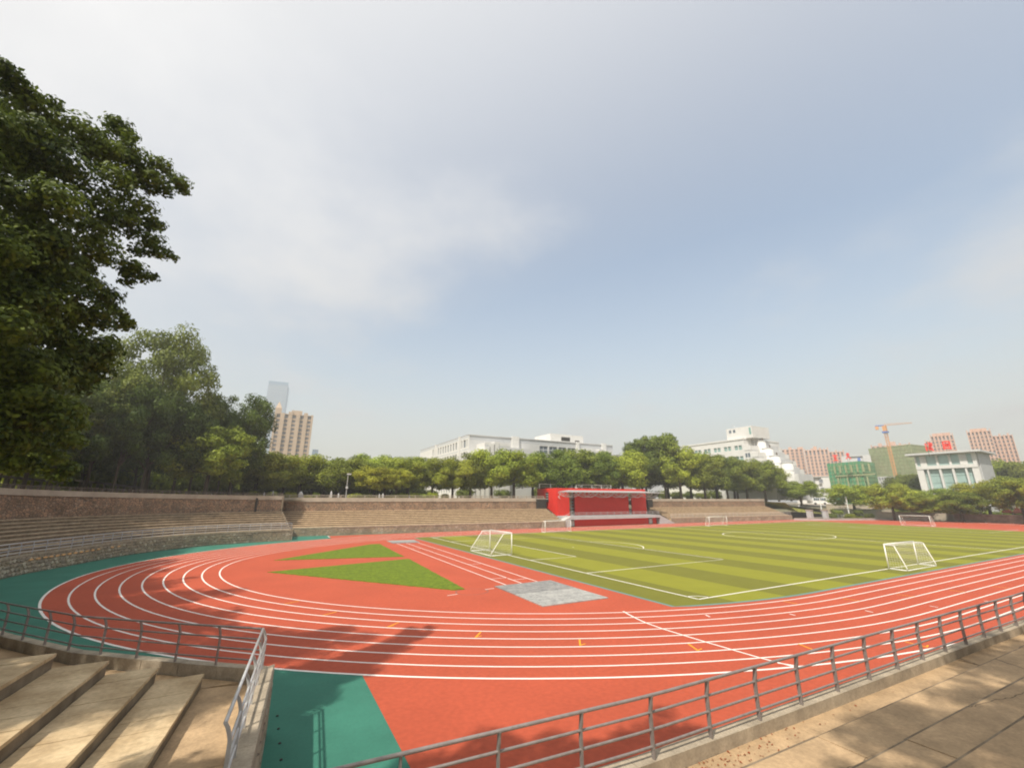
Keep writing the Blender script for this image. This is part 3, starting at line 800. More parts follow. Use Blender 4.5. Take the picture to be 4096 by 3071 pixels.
for k in range(14):                                     # the faded orange blocks
    u = 135 + k * 28.5 if k < 3 else 215 + (k - 3) * 23.5
    if k >= 12: u += 30
    gx_, gy_ = G(u, 2318 - 0.19 * u)
    best = min(range(len(LP) - 1), key=lambda i: (LP[i][0] - gx_) ** 2 + (LP[i][1] - gy_) ** 2)
    (x0, y0), (x1, y1) = LP[best], LP[best + 1]
    ang = math.atan2(y1 - y0, x1 - x0)
    nx, ny = (y1 - y0), -(x1 - x0); l = math.hypot(nx, ny)
    # slide the point onto the wall line
    tt = ((gx_ - x0) * (x1 - x0) + (gy_ - y0) * (y1 - y0)) / (l * l)
    set_stone(ome, x0 + (x1 - x0) * tt + nx / l * .045, y0 + (y1 - y0) * tt + ny / l * .045, 1.28, ang, fw0, base_l, 0.75)

FP1 = resample([(-46, 42.8), (-22, 42.2), (-7, 41.6), (11, 41.0), (30.6, 40.7)], 2.5)
st2, D2, Z2 = stand('long sunlit stone terrace along the back straight between the curved stand and the red grandstand', FP1, 1, 1.62, 1.35, 9, 0.355, 0.98, 1.1, 2.0, 0.95, 'terrace')
fence_on('low concrete fence with pale posts on the parapet above the sunlit terrace', offset(FP1, D2 + 0.3, 1), [Z2] * len(FP1), 2.4, 0.55, 'coping')
FP2 = resample([(71.5, 41.4), (90, 40.3), (107, 39.2), (129.5, 37.6)], 2.5)
st3, D3, Z3 = stand('stone terrace along the back straight beyond the red grandstand', FP2, 1, 1.62, 1.35, 9, 0.355, 0.98, 1.1, 2.0, 0.8, 'terrace')
railing('metal_railing', 'pale railing on the front of the terrace beyond the red grandstand', offset(FP2, 0.2, 1), 1.62, 1.9, 'galv', 1, hgt=1.15, r=0.04, lean=0.02)
def end_cap(path, side, zk, zf, rows, rise, depth, walk, back_top, parent, at_end=True):
    i = -1 if at_end else 0
    (x0, y0), (x1, y1) = (path[-2], path[-1]) if at_end else (path[0], path[1])
    l = math.hypot(x1 - x0, y1 - y0); tx, ty = (x1 - x0) / l, (y1 - y0) / l; nx, ny = -ty * side, tx * side
    px, py = path[i]; e = 0.05 if at_end else -0.05
    pr = [(-.05, 0), (-.05, zk + .02), (.4, zk + .02), (.4, zf + .02), (walk - .05, zf + .02)]
    for k in range(rows):
        d = walk + depth * k - .05; pr += [(d, zf + rise * (k + 1) + .02), (d + depth, zf + rise * (k + 1) + .02)]
    D_ = walk + depth * rows; pr += [(D_ - .15, back_top), (D_ + .72, back_top), (D_ + .72, 0)]
    vs = [(px + nx * d + tx * s, py + ny * d + ty * s, z_) for s in (e, e + (.25 if at_end else -.25)) for d, z_ in pr]
    n = len(pr)
    MB().add(vs, [tuple(range(n)), tuple(range(n, 2 * n))[::-1]] + [(k, n + k, n + (k + 1) % n, (k + 1) % n) for k in range(n)]).build('end_wall', 'rubble_front', parent)
end_cap(LP, 1, 1.85, 1.5, 9, 0.36, 0.94, 1.4, 7.8, st1)
end_cap(FP1, 1, 1.62, 1.35, 9, 0.355, 0.98, 1.1, 7.5, st2)
end_cap(FP2, 1, 1.62, 1.35, 9, 0.355, 0.98, 1.1, 7.4, st3)
# drain pipe on the curved stand's back wall
bp_ = offset(LP, D1 - 0.12, 1)[-5]
o = MB().tube([(bp_[0], bp_[1], 4.75), (bp_[0], bp_[1], 7.3)], 0.2, 10).build('drain_pipe', 'dark'); tag(o, 'black vertical drain pipe on the back wall where the curved stand ends', 'pipe')
# ground behind the terraces
bl = offset(LP, D1 + 0.5, 1); b1 = offset(FP1, D2 + 0.5, 1); b2_ = offset(FP2, D3 + 0.5, 1)
MB_up = [(-400, -18), (bl[0][0], -18)] + bl[2:] + [(q[0], q[1]) for q in b1 if q[0] > bl[-1][0] + 2] + [(31, 53), (70, 53)] + b2_ + [(131, 300), (-400, 300)]
structure(MB().sheet(MB_up, 6.9).build('upper_ground', 'upper'))
bank = MB().add([(131, 40, 6.0), (131, 56, 6.9), (131, 300, 6.9), (230, 300, 3.5), (225, 70, 1.6), (176, 46, 0.7), (140, 41, 2.6)], [(0, 6, 1), (1, 6, 5, 4), (1, 4, 3, 2)]).build('grass_bank', 'bank'); structure(bank)
structure(MB().hexa([(129.9, 37.8), (140, 40.8), (176, 45.8), (176, 44), (133, 37)], -0.05, 0.25).build('path', 'paving'))

# ------------------------------------------------------------------ red grandstand
gs = thing('grandstand', 'bright red grandstand with grey cantilever roof, raised podium and side steps', 'grandstand', (50, 46, 0))
PX0, PX1, PY = 32.8, 66.2, 41.0
MB().box(PX0, PX1, PY, 50, 1.85, 2.62).build('podium_slab', 'greywall', gs)
MB().box(PX0 + 0.3, PX1 - 0.3, PY + 1.3, 50, 0, 1.845).build('podium_wall', 'redpaint', gs)
for xa, xb in ((PX0 + 0.4, PX0 + 2.2), (PX1 - 3.6, PX1 - 2.0)):
    o = MB().box(xa, xb, PY + 1.26, PY + 1.5, 0, 1.8).build('door', 'darkstone', gs)
    MB().box(xa + .2, xb - .2, PY + 1.22, PY + 1.25, 0.2, 1.5).build('door_panel', 'frame', o)
MB().add([(PX0 - .02, PY, 0), (PX0 - .02, PY, 2.5), (26.2, PY, 0), (PX0 - .02, PY + 2.6, 0), (PX0 - .02, PY + 2.6, 2.5), (26.2, PY + 2.6, 0)], [(0, 1, 2), (3, 5, 4), (0, 3, 4, 1), (1, 4, 5, 2), (0, 2, 5, 3)]).build('stair_flank', 'greywall', gs)
st = MB()
for k in range(14):
    f = k / 14; x1 = 26.4 + (PX0 - 26.4) * f; st.box(x1, PX0 - .03, PY + 0.25, PY + 2.3, 2.5 * f, 2.5 * (k + 1) / 14)
st.build('stair', 'white', gs)
MB().add([(26.0, PY - .03, 0.02), (26.35, PY - .03, 0.02), (PX0, PY - .03, 2.75), (PX0, PY - .03, 2.45), (26.0, PY + .24, 0.02), (26.35, PY + .24, 0.02), (PX0, PY + .24, 2.75), (PX0, PY + .24, 2.45)], [(0, 3, 2, 1), (4, 5, 6, 7), (1, 2, 6, 5), (0, 1, 5, 4), (0, 4, 7, 3), (2, 3, 7, 6)]).build('stair_stringer', 'white', gs)
MB().add([(PX1 + .02, PY + .1, 0), (PX1 + .02, PY + .1, 2.55), (72.6, PY + .1, 0), (PX1 + .02, 48, 0), (PX1 + .02, 48, 2.55), (72.6, 48, 0)], [(0, 2, 1), (3, 4, 5), (0, 1, 4, 3), (1, 2, 5, 4), (0, 3, 5, 2)]).build('ramp', 'greywall', gs)
WX0, WX1, WY, WZ = 34.0, 69.0, 49.0, 10.3
op1, op2 = (38.4, 40.4), (61.4, 62.8)
wl = MB()
for a, b in ((WX0 - .05, op1[0]), (op1[1], op2[0]), (op2[1], WX1)): wl.box(a, b, WY, WY + .4, 2.6, WZ - .9)
wl.box(WX0 - .05, WX1, WY, WY + .4, WZ - .9, WZ)
wl.build('front_wall', 'redpaint', gs)
MB().add([(WX0 - .05, WY + .402, 2.6), (WX0 - .05, WY + .402, WZ), (WX0 - .05, 59.5, WZ), (WX0 - .05, 59.5, 7.2), (WX0 + .35, WY + .402, 2.6), (WX0 + .35, WY + .402, WZ), (WX0 + .35, 59.5, WZ), (WX0 + .35, 59.5, 7.2)], [(0, 1, 2, 3), (7, 6, 5, 4), (1, 5, 6, 2), (0, 4, 5, 1), (0, 3, 7, 4), (2, 6, 7, 3)]).build('side_wall', 'redpaint', gs)
sw = MB().box(WX0 - .12, WX0 - .06, 53.2, 54.6, 6.4, 9.2).build('side_window', 'dark', gs)
for k in range(4): MB().box(WX0 - .16, WX0 - .121, 53.2, 54.6, 6.5 + .68 * k, 6.68 + .68 * k).build('window_bar', 'greywall', sw)
MB().box(WX0 + .36, WX1, 58.5, 59.4, 4, WZ - .01).build('rear_wall', 'redpaint', gs)
MB().box(WX0 + .36, WX1, WY + .41, 58.49, WZ - .3, WZ - .02).build('roof_deck', 'greywall', gs)
for a, b in (op1, op2):                                  # stair openings with dark landings
    o = MB().box(a, b, WY + 1.6, WY + 1.8, 2.6, WZ - .9).build('stair_opening', 'terrace', gs)
    for k in range(7): MB().box(a, b, WY + .45 + .1 * k, WY + .75 + .1 * k, 2.7 + .9 * k, 2.95 + .9 * k).build('landing', 'greywall', o)
# canopy
rz0, rz1 = 9.0, 9.55
MB().add([(30.6, 43, rz0), (71, 43, rz0), (66.5, 49, rz1), (38, 49, rz1), (30.6, 43, rz0 + .22), (71, 43, rz0 + .22), (66.5, 49, rz1 + .2), (38, 49, rz1 + .2)], [(3, 2, 1, 0), (4, 5, 6, 7), (0, 1, 5, 4), (1, 2, 6, 5), (2, 3, 7, 6), (3, 0, 4, 7)]).build('canopy', 'roofgrey', gs)
for j, yy in enumerate((43.6, 46.0)):
    for k in range(6):
        xa = 32.5 + 6.1 * k; xb = xa + 6.1
        pts = [(xa + (xb - xa) * t, yy, 8.85 - 1.15 * math.sin(math.pi * t)) for t in np.linspace(0, 1, 9)]
        o = MB().tube(pts, 0.075, 6).build('truss_chord', 'galv', gs)
        for i in range(0, 9, 2):
            m = MB()
            m.tube([pts[i], (pts[i][0], yy, 9.15)], 0.045, 5)
            if i < 8: m.tube([pts[i + 1], (pts[i][0], yy, 9.1)], 0.04, 5); m.tube([pts[i + 1], (pts[i + 2][0], yy, 9.1)], 0.04, 5)
            if j == 0 and i == 4: m.tube([pts[4], (pts[4][0], 48.9, 8.2)], 0.06, 5)
            m.build('truss_web', 'galv', o)
MB().tube([(31.5, 43.4, 9.0), (31.6, 44.5, 7.6), (34.5, 48.9, 8.0)], 0.09, 6).build('truss_brace', 'galv', gs)
MB().tube([(31.6, 44.5, 7.6), (31.0, 43.1, 7.3)], 0.09, 6).build('truss_brace', 'galv', gs)
for k in range(14):
    xx = 33.3 + (66 - 33.3) * k / 13; MB().tube([(xx, 41.25, 2.62), (xx, 41.25, 3.65)], 0.045, 6).build('rail_post', 'galv', gs)
for hh in (3.0, 3.35, 3.65): MB().tube([(33.3, 41.25, hh), (66, 41.25, hh)], 0.04, 6).build('rail', 'galv', gs)
MB().tube([(26.4, 41.1, 1.0), (32.9, 41.1, 3.65), (33.3, 41.25, 3.65)], 0.05, 6).build('rail', 'galv', gs)
for k in range(8):
    xx = 34.3 + 4.1 * k; MB().box(xx - .13, xx + .13, 58.6, 58.86, 10.3, 11.75).build('parapet_post', 'white', gs)
MB().box(34, 63.3, 58.62, 58.8, 11.6, 11.85).build('parapet_rail', 'coping', gs)
MB().box(34, 63.3, 58.66, 58.76, 10.9, 11.0).build('parapet_rail', 'coping', gs)
for x_, wd, nm in ((29.6, 1.6, 'dark doorway niche in the back wall next to the red grandstand'), (72.6, 1.2, 'narrow dark doorway niche in the terrace wall past the red grandstand')):
    yb_ = 50.55 if x_ < 50 else 51.0
    d_ = thing('doorway', nm, 'doorway', (x_, yb_, 4.4))
    MB().box(x_ - wd, x_ + wd, yb_ - .25, yb_ + .3, 4.4, 7.0).build('door_leaf', 'dark', d_)
    MB().box(x_ - wd - .15, x_ + wd + .15, yb_ - .3, yb_ + .2, 7.0, 7.2).build('lintel', 'darkstone', d_)

# ------------------------------------------------------------------ buildings
def windows(parent, p, d, cols, rows, depth, glass='glass', wall='white', mull=True, L=None, z0=0, z1=0, wallname='wall'):
    """skin of piers and bands that leaves real openings; each opening holds a window (pane + frame)"""
    mb = MB(); zz = z0
    for a, b in sorted(rows):
        if a > zz: mb.obox(p, d, 0, L, -depth, 0, zz, a)
        s = 0
        for c, e in cols:
            if c > s: mb.obox(p, d, s, c, -depth, 0, a, b)
            s = e
        if s < L: mb.obox(p, d, s, L, -depth, 0, a, b)
        zz = b
    if zz < z1: mb.obox(p, d, 0, L, -depth, 0, zz, z1)
    mb.build(wallname, wall, parent)
    for a, b in rows:
        for c, e in cols:
            o = MB().obox(p, d, c, e, -depth - .05, -depth + .02, a, b).build('window', glass, parent)
            if mull:
                m = MB(); w_ = (e - c) * .06
                m.obox(p, d, c, e, -depth + .021, -depth + .12, a, a + w_); m.obox(p, d, c, e, -depth + .021, -depth + .12, (a + b) / 2, (a + b) / 2 + w_)
                m.obox(p, d, (c + e) / 2 - w_ / 2, (c + e) / 2 + w_ / 2, -depth + .021, -depth + .12, a, b)
                m.build('window_frame', 'frame', o)
# white library block: corner facing us at (27.6, 101)
lb = thing('library_building', 'large white flat-roofed building with banded parapets behind the trees', 'building', (28, 101, 6.9))
X0, Y0, ZT = 28.0, 101.0, 32.2
MB().box(X0 + .45, 103.0, Y0 + .45, 166, 6.9, ZT - .2).build('core', 'offwhite', lb)
# left facade, faces -x : runs from far (y=166) to near (y=101)
dL = (0, -1)
cl = [(28 + 3.25 * k, 28 + 3.25 * k + 1.75) for k in range(9)] + [(57.2, 58.4), (59.6, 62.0), (62.9, 63.9)] + [(20.5, 22), (23.2, 25)]
windows(lb, (X0, 166), dL, sorted(cl), [(10, 14), (16, 20), (22, 25.6), (27.4, 30.5)], 0.45, 'glass', 'white', False, 65, 6.9, ZT)
pr = MB()
for s0, s1 in ((25.5, 26.6), (55.6, 56.6)): pr.obox((X0, 166), dL, s0, s1, 0.003, 0.6, 6.9, ZT + .25)
pr.build('pier', 'white', lb)
gr = MB()
for zz in (31.0, 31.5, 26.3): gr.obox((X0, 166), dL, 0, 65, 0.004, 0.02, zz, zz + .28)
gr.build('band', 'groove', lb)
# front facade, faces -y; its greyer white paints in the weaker light
dF = (1, 0)
cf = [(33 + 5.0 * k, 33 + 5.0 * k + 4.2) for k in range(4)]
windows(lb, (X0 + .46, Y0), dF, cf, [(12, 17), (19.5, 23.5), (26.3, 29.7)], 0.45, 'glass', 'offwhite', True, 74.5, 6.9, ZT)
gf = MB()
for zz in (30.4, 31.1): gf.obox((X0 + .46, Y0), dF, 0, 74.5, 0.004, 0.02, zz, zz + .3)
gf.build('band', 'groove', lb)
pf = MB()
for s0, s1, zt in ((19, 22.3, ZT + .6), (52.5, 54.0, ZT + .4), (67.5, 70, ZT + .6)): pf.obox((X0 + .46, Y0), dF, s0, s1, 0.003, 0.8, 23.5, zt)
pf.build('pier', 'white', lb)
MB().box(X0, 103, Y0 - .35, 166, ZT - .18, ZT + .1).build('roof', 'offwhite', lb)
pent = MB().box(72, 91, 108, 122, ZT, ZT + 4.6).build('penthouse', 'white', lb)
MB().box(78, 83, 107.9, 107.99, ZT + 1.6, ZT + 3.4).build('penthouse_opening', 'dark', pent); MB().box(86, 88.5, 107.9, 107.99, ZT + 1.2, ZT + 2.2).build('penthouse_opening', 'dark', pent)
for bx, nm in ((31.5, 0), (84.0, 1)):                    # stepped stair wings standing in front
    wng = MB().box(bx, bx + 11, 93.2, 100.9, 6.9, 28.4).build('stair_wing', 'white', lb)
    m = MB()
    for k in range(6): m.box(bx - 5.5 + 1.9 * k, bx - 5.5 + 1.9 * (k + 1) + .25, 93.0, 100.88, 6.9, 23.6 + 1.05 * k)
    m.build('stair_step', 'white', wng)
    MB().box(bx + 11.01, bx + 24, 95, 100.9, 6.9, 27.2).build('side_wing', 'offwhite', wng)
    m = MB()
    for zz in (26.3, 27.1): m.box(bx, bx + 11.01, 93.17, 93.198, zz, zz + .22)
    m.build('band', 'groove', wng)
    for k in range(3): MB().box(bx + 1.2 + 3.2 * k, bx + 2.4 + 3.2 * k, 93.12, 93.199, 23.6, 24.8).build('vent', 'stone_orange' if k == 1 else 'frame', wng)
# ground-floor bays glimpsed below the crowns
for k in range(8):
    o = MB().box(33 + 9 * k, 36.5 + 9 * k, 100.4, 100.97, 7.4, 10.6).build('window', 'glass', lb)
    MB().box(34.6 + 9 * k, 34.85 + 9 * k, 100.3, 100.39, 7.4, 10.6).build('mullion', 'frame', o)

# stepped white building with round towers
sb = thing('stepped_building', 'white stepped building with a row of round water-tank towers descending its side', 'building', (163, 80, 6.9))
XF = 163.0
azr = AZ(2973, 1757); y_main = CV.y + (XF - CV.x) * math.tan(azr)
zr = CV.z + (XF - CV.x) / math.cos(azr) * EL(2973, 1757)
yl = CV.y + (XF - CV.x) * math.tan(AZ(2640, 1790))
def SY(u, v): return CV.y + (XF - CV.x) * math.tan(AZ(u, v))
def SZ(u, v): return CV.z + (XF - CV.x) / math.cos(AZ(u, v)) * EL(u, v)
Lm = yl - y_main
MB().box(XF + .5, XF + 30, y_main + .02, yl, 6.9, zr - .1).build('core', 'white', sb)
cw = []
k = 0
s = Lm - 1.3
while s > 2.5:
    cw += [(s - 1.75, s), (s - 3.9, s - 2.15)]; s -= 5.9
windows(sb, (XF, yl), (0, -1), sorted(cw), [(zr - 10.0, zr - 8.0), (zr - 4.9, zr - 2.7), (zr - 15.2, zr - 13.0)], 0.5, 'glassgreen', 'white', True, Lm, 6.9, zr)
MB().box(XF - .35, XF + 30, y_main - .2, yl, zr + .003, zr + .7).build('roof_parapet', 'white', sb)
pt0, pt1 = SY(2998, 1720), SY(2897, 1740)
ph_ = MB().box(XF + 2, XF + 16, pt0, pt1, zr + .71, SZ(2960, 1714) + 1.0).build('roof_house', 'white', sb)
for yy in (pt1 - 2.2, pt1 - 4.4): MB().box(XF + 1.9, XF + 1.99, yy - .6, yy + .6, zr + 4.2, zr + 5.7).build('roof_window', 'glass', ph_)
MB().box(XF + 1.9, XF + 1.99, pt0 + .6, pt0 + 1.5, zr + 2.4, SZ(2960, 1714) + .2).build('roof_window', 'glassgreen', ph_)
MB().tube([(XF + 4, pt1 - 5, SZ(2960, 1714) + 1), (XF + 3, pt1 - 3, SZ(2960, 1714) + 3)], 0.12, 5).build('dish_mast', 'frame', ph_)
steps = [(3002, 1780), (3030, 1807), (3058, 1835), (3090, 1870)]
yp = y_main
for i, (u, v) in enumerate(steps):
    y1, z1_ = SY(u, v), SZ(u, v)
    fl = MB().box(XF, XF + 26, y1, yp, 6.9, z1_).build('stepped_floor', 'white', sb)
    MB().box(XF - .2, XF + 26, y1 - .15, yp, z1_ - 2.3, z1_ - 2.0).build('cornice', 'offwhite', fl)
    m = yp - y1
    for j in range(2):
        MB().box(XF - .06, XF - .001, y1 + .9 + m * .42 * j, y1 + .9 + m * .42 * j + m * .3, z1_ - 5.6, z1_ - 3.6).build('window', 'glass', fl)
    yp = y1 - .003
tops = [(3017, 1742), (3041, 1767), (3070, 1795), (3098, 1825), (3148, 1852)]
for i, (u, v) in enumerate(tops):
    yc = CV.y + (XF + 9 - CV.x) * math.tan(AZ(u, v)); zt = CV.z + (XF + 9 - CV.x) / math.cos(AZ(u, v)) * EL(u, v)
    o = MB().cyl(XF + 9, yc, 6.9, zt, 2.35, 24).build('round_tower', 'white', sb, True)
    MB().cyl(XF + 9, yc, zt + .003, zt + .35, 2.5, 24).build('tower_cap', 'offwhite', o, True)
    for dz in (3.6, 9.5): MB().cyl(XF + 9, yc, zt - dz, zt - dz + .25, 2.42, 24).build('tower_band', 'groove', o)
    MB().box(XF + 10, XF + 22, yc - 3.6, yc - .5, 6.9, zt - 5).build('tower_wing', 'offwhite', o)
    if i < 4: MB().cyl(XF + 9.4, yc - 1.0, zt + .35, zt + 1.8, .35, 8).build('flue', 'darkstone', o)

def rot(a): return (math.cos(a), math.sin(a))
def block(name, label, cat, u0, u1, vtop, dist, wall, win, cols, floor_h, face_az=None, depth=16, z0=6.9, bay=True, group=None, crown=None, step=None):
    "apartment slab facing the camera: piers, recessed window columns with floor slabs, roof heads"
    c = AT((u0 + u1) / 2, vtop, dist)
    az = AZ((u0 + u1) / 2, vtop); wdt = dist * abs(AZ(u0, vtop) - AZ(u1, vtop))
    t = thing(name, label, cat, (c.x, c.y, z0), group)
    a = az - math.pi / 2 if face_az is None else face_az
    d = rot(a)                                            # along the facade, to the right
    p = (c.x - d[0] * wdt / 2, c.y - d[1] * wdt / 2)
    zt = c.z
    MB().obox(p, d, 0.02, wdt - .02, -depth, -1.0, z0, zt - .5).build('core', wall, t)
    nf = int((zt - z0) / floor_h)
    cw_ = wdt / cols
    prs = MB(); sl = MB()
    for k in range(cols + 1):
        s0 = max(0, k * cw_ - cw_ * .26); s1 = min(wdt, k * cw_ + cw_ * .26)
        hh = zt + (1.8 if k % 2 == 0 else 0.4) if bay else zt
        prs.obox(p, d, s0, s1, -1.0, 0.6 if k % 2 else 0.0, z0, hh)
    prs.build('pier', wall, t)
    for k in range(cols):
        s0, s1 = k * cw_ + cw_ * .26, (k + 1) * cw_ - cw_ * .26
        o = MB().obox(p, d, s0, s1, -1.0, -.9, z0, zt - .3).build('window_bay', win, t)
        for f in range(nf): sl.obox(p, d, s0, s1, -.899, -.35 if f % 2 else -.5, z0 + f * floor_h, z0 + f * floor_h + floor_h * .33)
    o = sl.build('floor_band', wall, t); o['kind'] = 'stuff'
    MB().obox(p, d, 0, wdt, -depth - .1, .1, zt - .49, zt).build('roof', wall, t)
    if crown:
        m = MB()
        for s0, s1, hh in crown: m.obox(p, d, s0 * wdt, s1 * wdt, -depth * .7, -.8, zt + .003, zt + hh)
        m.build('roof_house', wall, t)
    return t, p, d, wdt, zt
# distant tan tower, pale glass skyscraper, small blue block
t_, p_, d_, w_, z_ = block('apartment_tower', 'tall tan apartment tower with a pointed corner gable above the tree line', 'tower', 1100, 1256, 1657, 360, 'apart2', 'apartwin', 5, 3.1, crown=[(.42, .70, 3.2)])
q = [(p_[0] + d_[0] * s + d_[1] * b, p_[1] + d_[1] * s - d_[0] * b) for s, b in ((0, .2), (w_ * .16, .2), (w_ * .16, -6), (0, -6))]
ap_ = ((q[0][0] + q[1][0]) / 2, (q[0][1] + q[2][1]) / 2, z_ + 9.5)
MB().add([(*a, z_) for a in q] + [(*a, z_ + 4.0) for a in q] + [ap_], [(0, 1, 5, 4), (1, 2, 6, 5), (2, 3, 7, 6), (3, 0, 4, 7), (4, 5, 8), (5, 6, 8), (6, 7, 8), (7, 4, 8)]).build('corner_gable', 'apart2', t_)
c = AT(1115, 1530, 1050)
sk = thing('skyscraper', 'pale hazy glass skyscraper standing far behind the tan tower', 'skyscraper', (c.x, c.y, 0))
az = AZ(1115, 1530); dd = rot(az - math.pi / 2 - 0.12); wd = 1050 * abs(AZ(1078, 1530) - AZ(1158, 1530))
p0 = (c.x - dd[0] * wd / 2, c.y - dd[1] * wd / 2)
MB().obox(p0, dd, 0, wd, -34, 0, 0, c.z - 5).build('shaft', 'towerglass', sk)
m = MB()
for k in range(60): m.obox(p0, dd, 0.3, wd - .3, 0.004, .35, 6 + k * 4.2, 7.1 + k * 4.2)
o = m.build('floor_band', 'frame', sk); o['kind'] = 'stuff'
MB().obox(p0, dd, 0, wd, -2, .6, c.z - 4.99, c.z + 2).build('crown', 'towerglass', sk)
block('office_block', 'small far bluish block peeping beside the tan tower', 'building', 1250, 1274, 1797, 800, 'towerglass', 'apartwin', 3, 4, z0=0, bay=False)
# pink apartment rows to the right
block('apartment_block', 'leftmost narrow pink apartment slab directly behind the white round towers', 'building', 3085, 3128, 1795, 560, 'pinkwall', 'apartwin', 3, 3.1)
block('apartment_block', 'broad pink apartment slab with pale vertical piers above the white villa', 'building', 3122, 3212, 1797, 520, 'pinkwall', 'apartwin', 5, 3.1, crown=[(.35, .5, 2.4), (.85, 1, 2)])
block('apartment_block', 'pink apartment slab with the tallest roof house rising beside the green netted block', 'building', 3215, 3312, 1799, 500, 'pinkwall', 'apartwin', 6, 3.1, crown=[(.4, .55, 3.5)])
block('apartment_block', 'short pink apartment slab rising over the red roof characters on the green netted block', 'building', 3313, 3375, 1807, 530, 'pinkwall', 'apartwin', 4, 3.1)
block('apartment_block', 'pink apartment tower rising between the two red roof characters of the glass hall', 'building', 3718, 3812, 1742, 560, 'pinkwall', 'apartwin', 6, 3.1, crown=[(.1, .9, 2.5)])
block('apartment_block', 'tallest pink apartment tower standing behind the end of the glass hall', 'building', 3864, 3962, 1725, 540, 'pinkwall', 'apartwin', 6, 3.1, crown=[(.15, .85, 2.5)])
block('apartment_block', 'stepped pink apartment tower joined to the end of the tallest pink tower', 'building', 3964, 4050, 1742, 560, 'pinkwall', 'apartwin', 5, 3.1)
block('apartment_block', 'low pink slab whose roof line shows over the olive scaffold netting', 'building', 3480, 3640, 1781, 640, 'pinkwall', 'apartwin', 8, 3.1, crown=[(.2, .3, 3), (.5, .65, 4)])
block('apartment_block', 'narrow pink apartment wing half hidden by a red roof character', 'building', 3700, 3722, 1765, 600, 'pinkwall', 'apartwin', 2, 3.1)
# white villa
vb = block('villa_building', 'low white building with small square windows under a thin cornice beside the green netting', 'building', 3172, 3322, 1908, 330, 'white', 'white', 1, 3.3, bay=False, z0=3.0)
t_, p_, d_, w_, z_ = vb
MB().obox(p_, d_, -.6, w_ + .6, -16.4, .95, z_ + .003, z_ + .4).build('cornice', 'offwhite', t_)
cols = [(1.0 + 4.0 * k, 2.9 + 4.0 * k) for k in range(int(w_ / 4.0))]
for a, b in cols:
    for zz in (z_ - 3.3, z_ - 8.4, z_ - 13.2):
        o = MB().obox(p_, d_, a, b, .601, .66, zz - .1, zz + 2.1).build('window', 'apartwin', t_)
        MB().obox(p_, d_, a - .1, b + .1, .601, .8, zz - .35, zz - .103).build('sill', 'offwhite', o)
# green netted construction blocks
def netted(label, u0, uc, u1, vl, vc, vr, dist, wallm, sides_z0, ncell):
    pl_, pc_, pr_ = AT(u0, vl, dist * 1.04), AT(uc, vc, dist), AT(u1, vr, dist * 1.06)
    zt = pc_.z
    t = thing('construction_block', label, 'building', (pc_.x, pc_.y, sides_z0))
    q = [(pl_.x, pl_.y), (pc_.x, pc_.y), (pr_.x, pr_.y), (pl_.x + pr_.x - pc_.x, pl_.y + pr_.y - pc_.y)]
    MB().hexa(q, sides_z0, zt).build('netting', wallm, t)
    cx_, cy_ = (q[0][0] + q[2][0]) / 2, (q[0][1] + q[2][1]) / 2
    sc_ = MB()
    for a, b in ((q[0], q[1]), (q[1], q[2])):
        L = math.hypot(b[0] - a[0], b[1] - a[1]); d = ((b[0] - a[0]) / L, (b[1] - a[1]) / L)
        k = 0.0
        while k <= L:
            sc_.obox(a, d, k, k + .12, .05, .2, sides_z0, zt); k += ncell
        zz = sides_z0 + 1.8
        while zz < zt:
            sc_.obox(a, d, 0, L, .21, .33, zz, zz + .12); zz += ncell * .95
    o = sc_.build('scaffolding', 'scaffold', t); o['kind'] = 'stuff'
    return t, q, zt
nt_, q_, zt_ = netted('block wrapped in bright green construction netting with red roof characters', 3306, 3440, 3497, 1850, 1843, 1852, 290, 'netgreen', 3.0, 2.1)
ga, gb = q_[0], q_[1]; L = math.hypot(gb[0] - ga[0], gb[1] - ga[1]); dg = ((gb[0] - ga[0]) / L, (gb[1] - ga[1]) / L)
m = MB()
for k in range(7): m.obox(ga, dg, 4 + 3.1 * k, 4.8 + 3.1 * k, .34, .6, zt_ - 5.5, zt_ - 1.6)
for k in range(4): m.obox(ga, dg, 5 + 5.2 * k, 5.6 + 5.2 * k, .34, .6, 4, zt_ - 8)
m.obox(ga, dg, 4, 25, .34, .6, zt_ - 7.4, zt_ - 6.8)
m.build('visible_frame', 'scaffold', nt_)
no_, q2_, zt2_ = netted('tall block under olive green scaffold netting behind the tower crane', 3474, 3640, 3720, 1797, 1776, 1790, 390, 'netolive', 21.0, 2.6)
MB().hexa([(x * .995 + q2_[1][0] * .005, y) for x, y in q2_], 3, 20.98).build('lower_storeys', 'greywall', no_)
hb = block('hall_building', 'grey low hall with a blue window panel seen over the green netted block', 'building', 3362, 3480, 1822, 400, 'offwhite', 'offwhite', 1, 5, bay=False, z0=3.0)
MB().obox(hb[1], hb[2], hb[3] * .55, hb[3] * .65, .61, .7, hb[4] - 5, hb[4] - 1.5).build('blue_panel', 'craneblue', hb[0])
lw = block('hall_building', 'low pale hall with vertical fins between the green netting and the glass hall', 'building', 3490, 3640, 1905, 320, 'offwhite', 'frame', 14, 4, bay=False, z0=3.0)
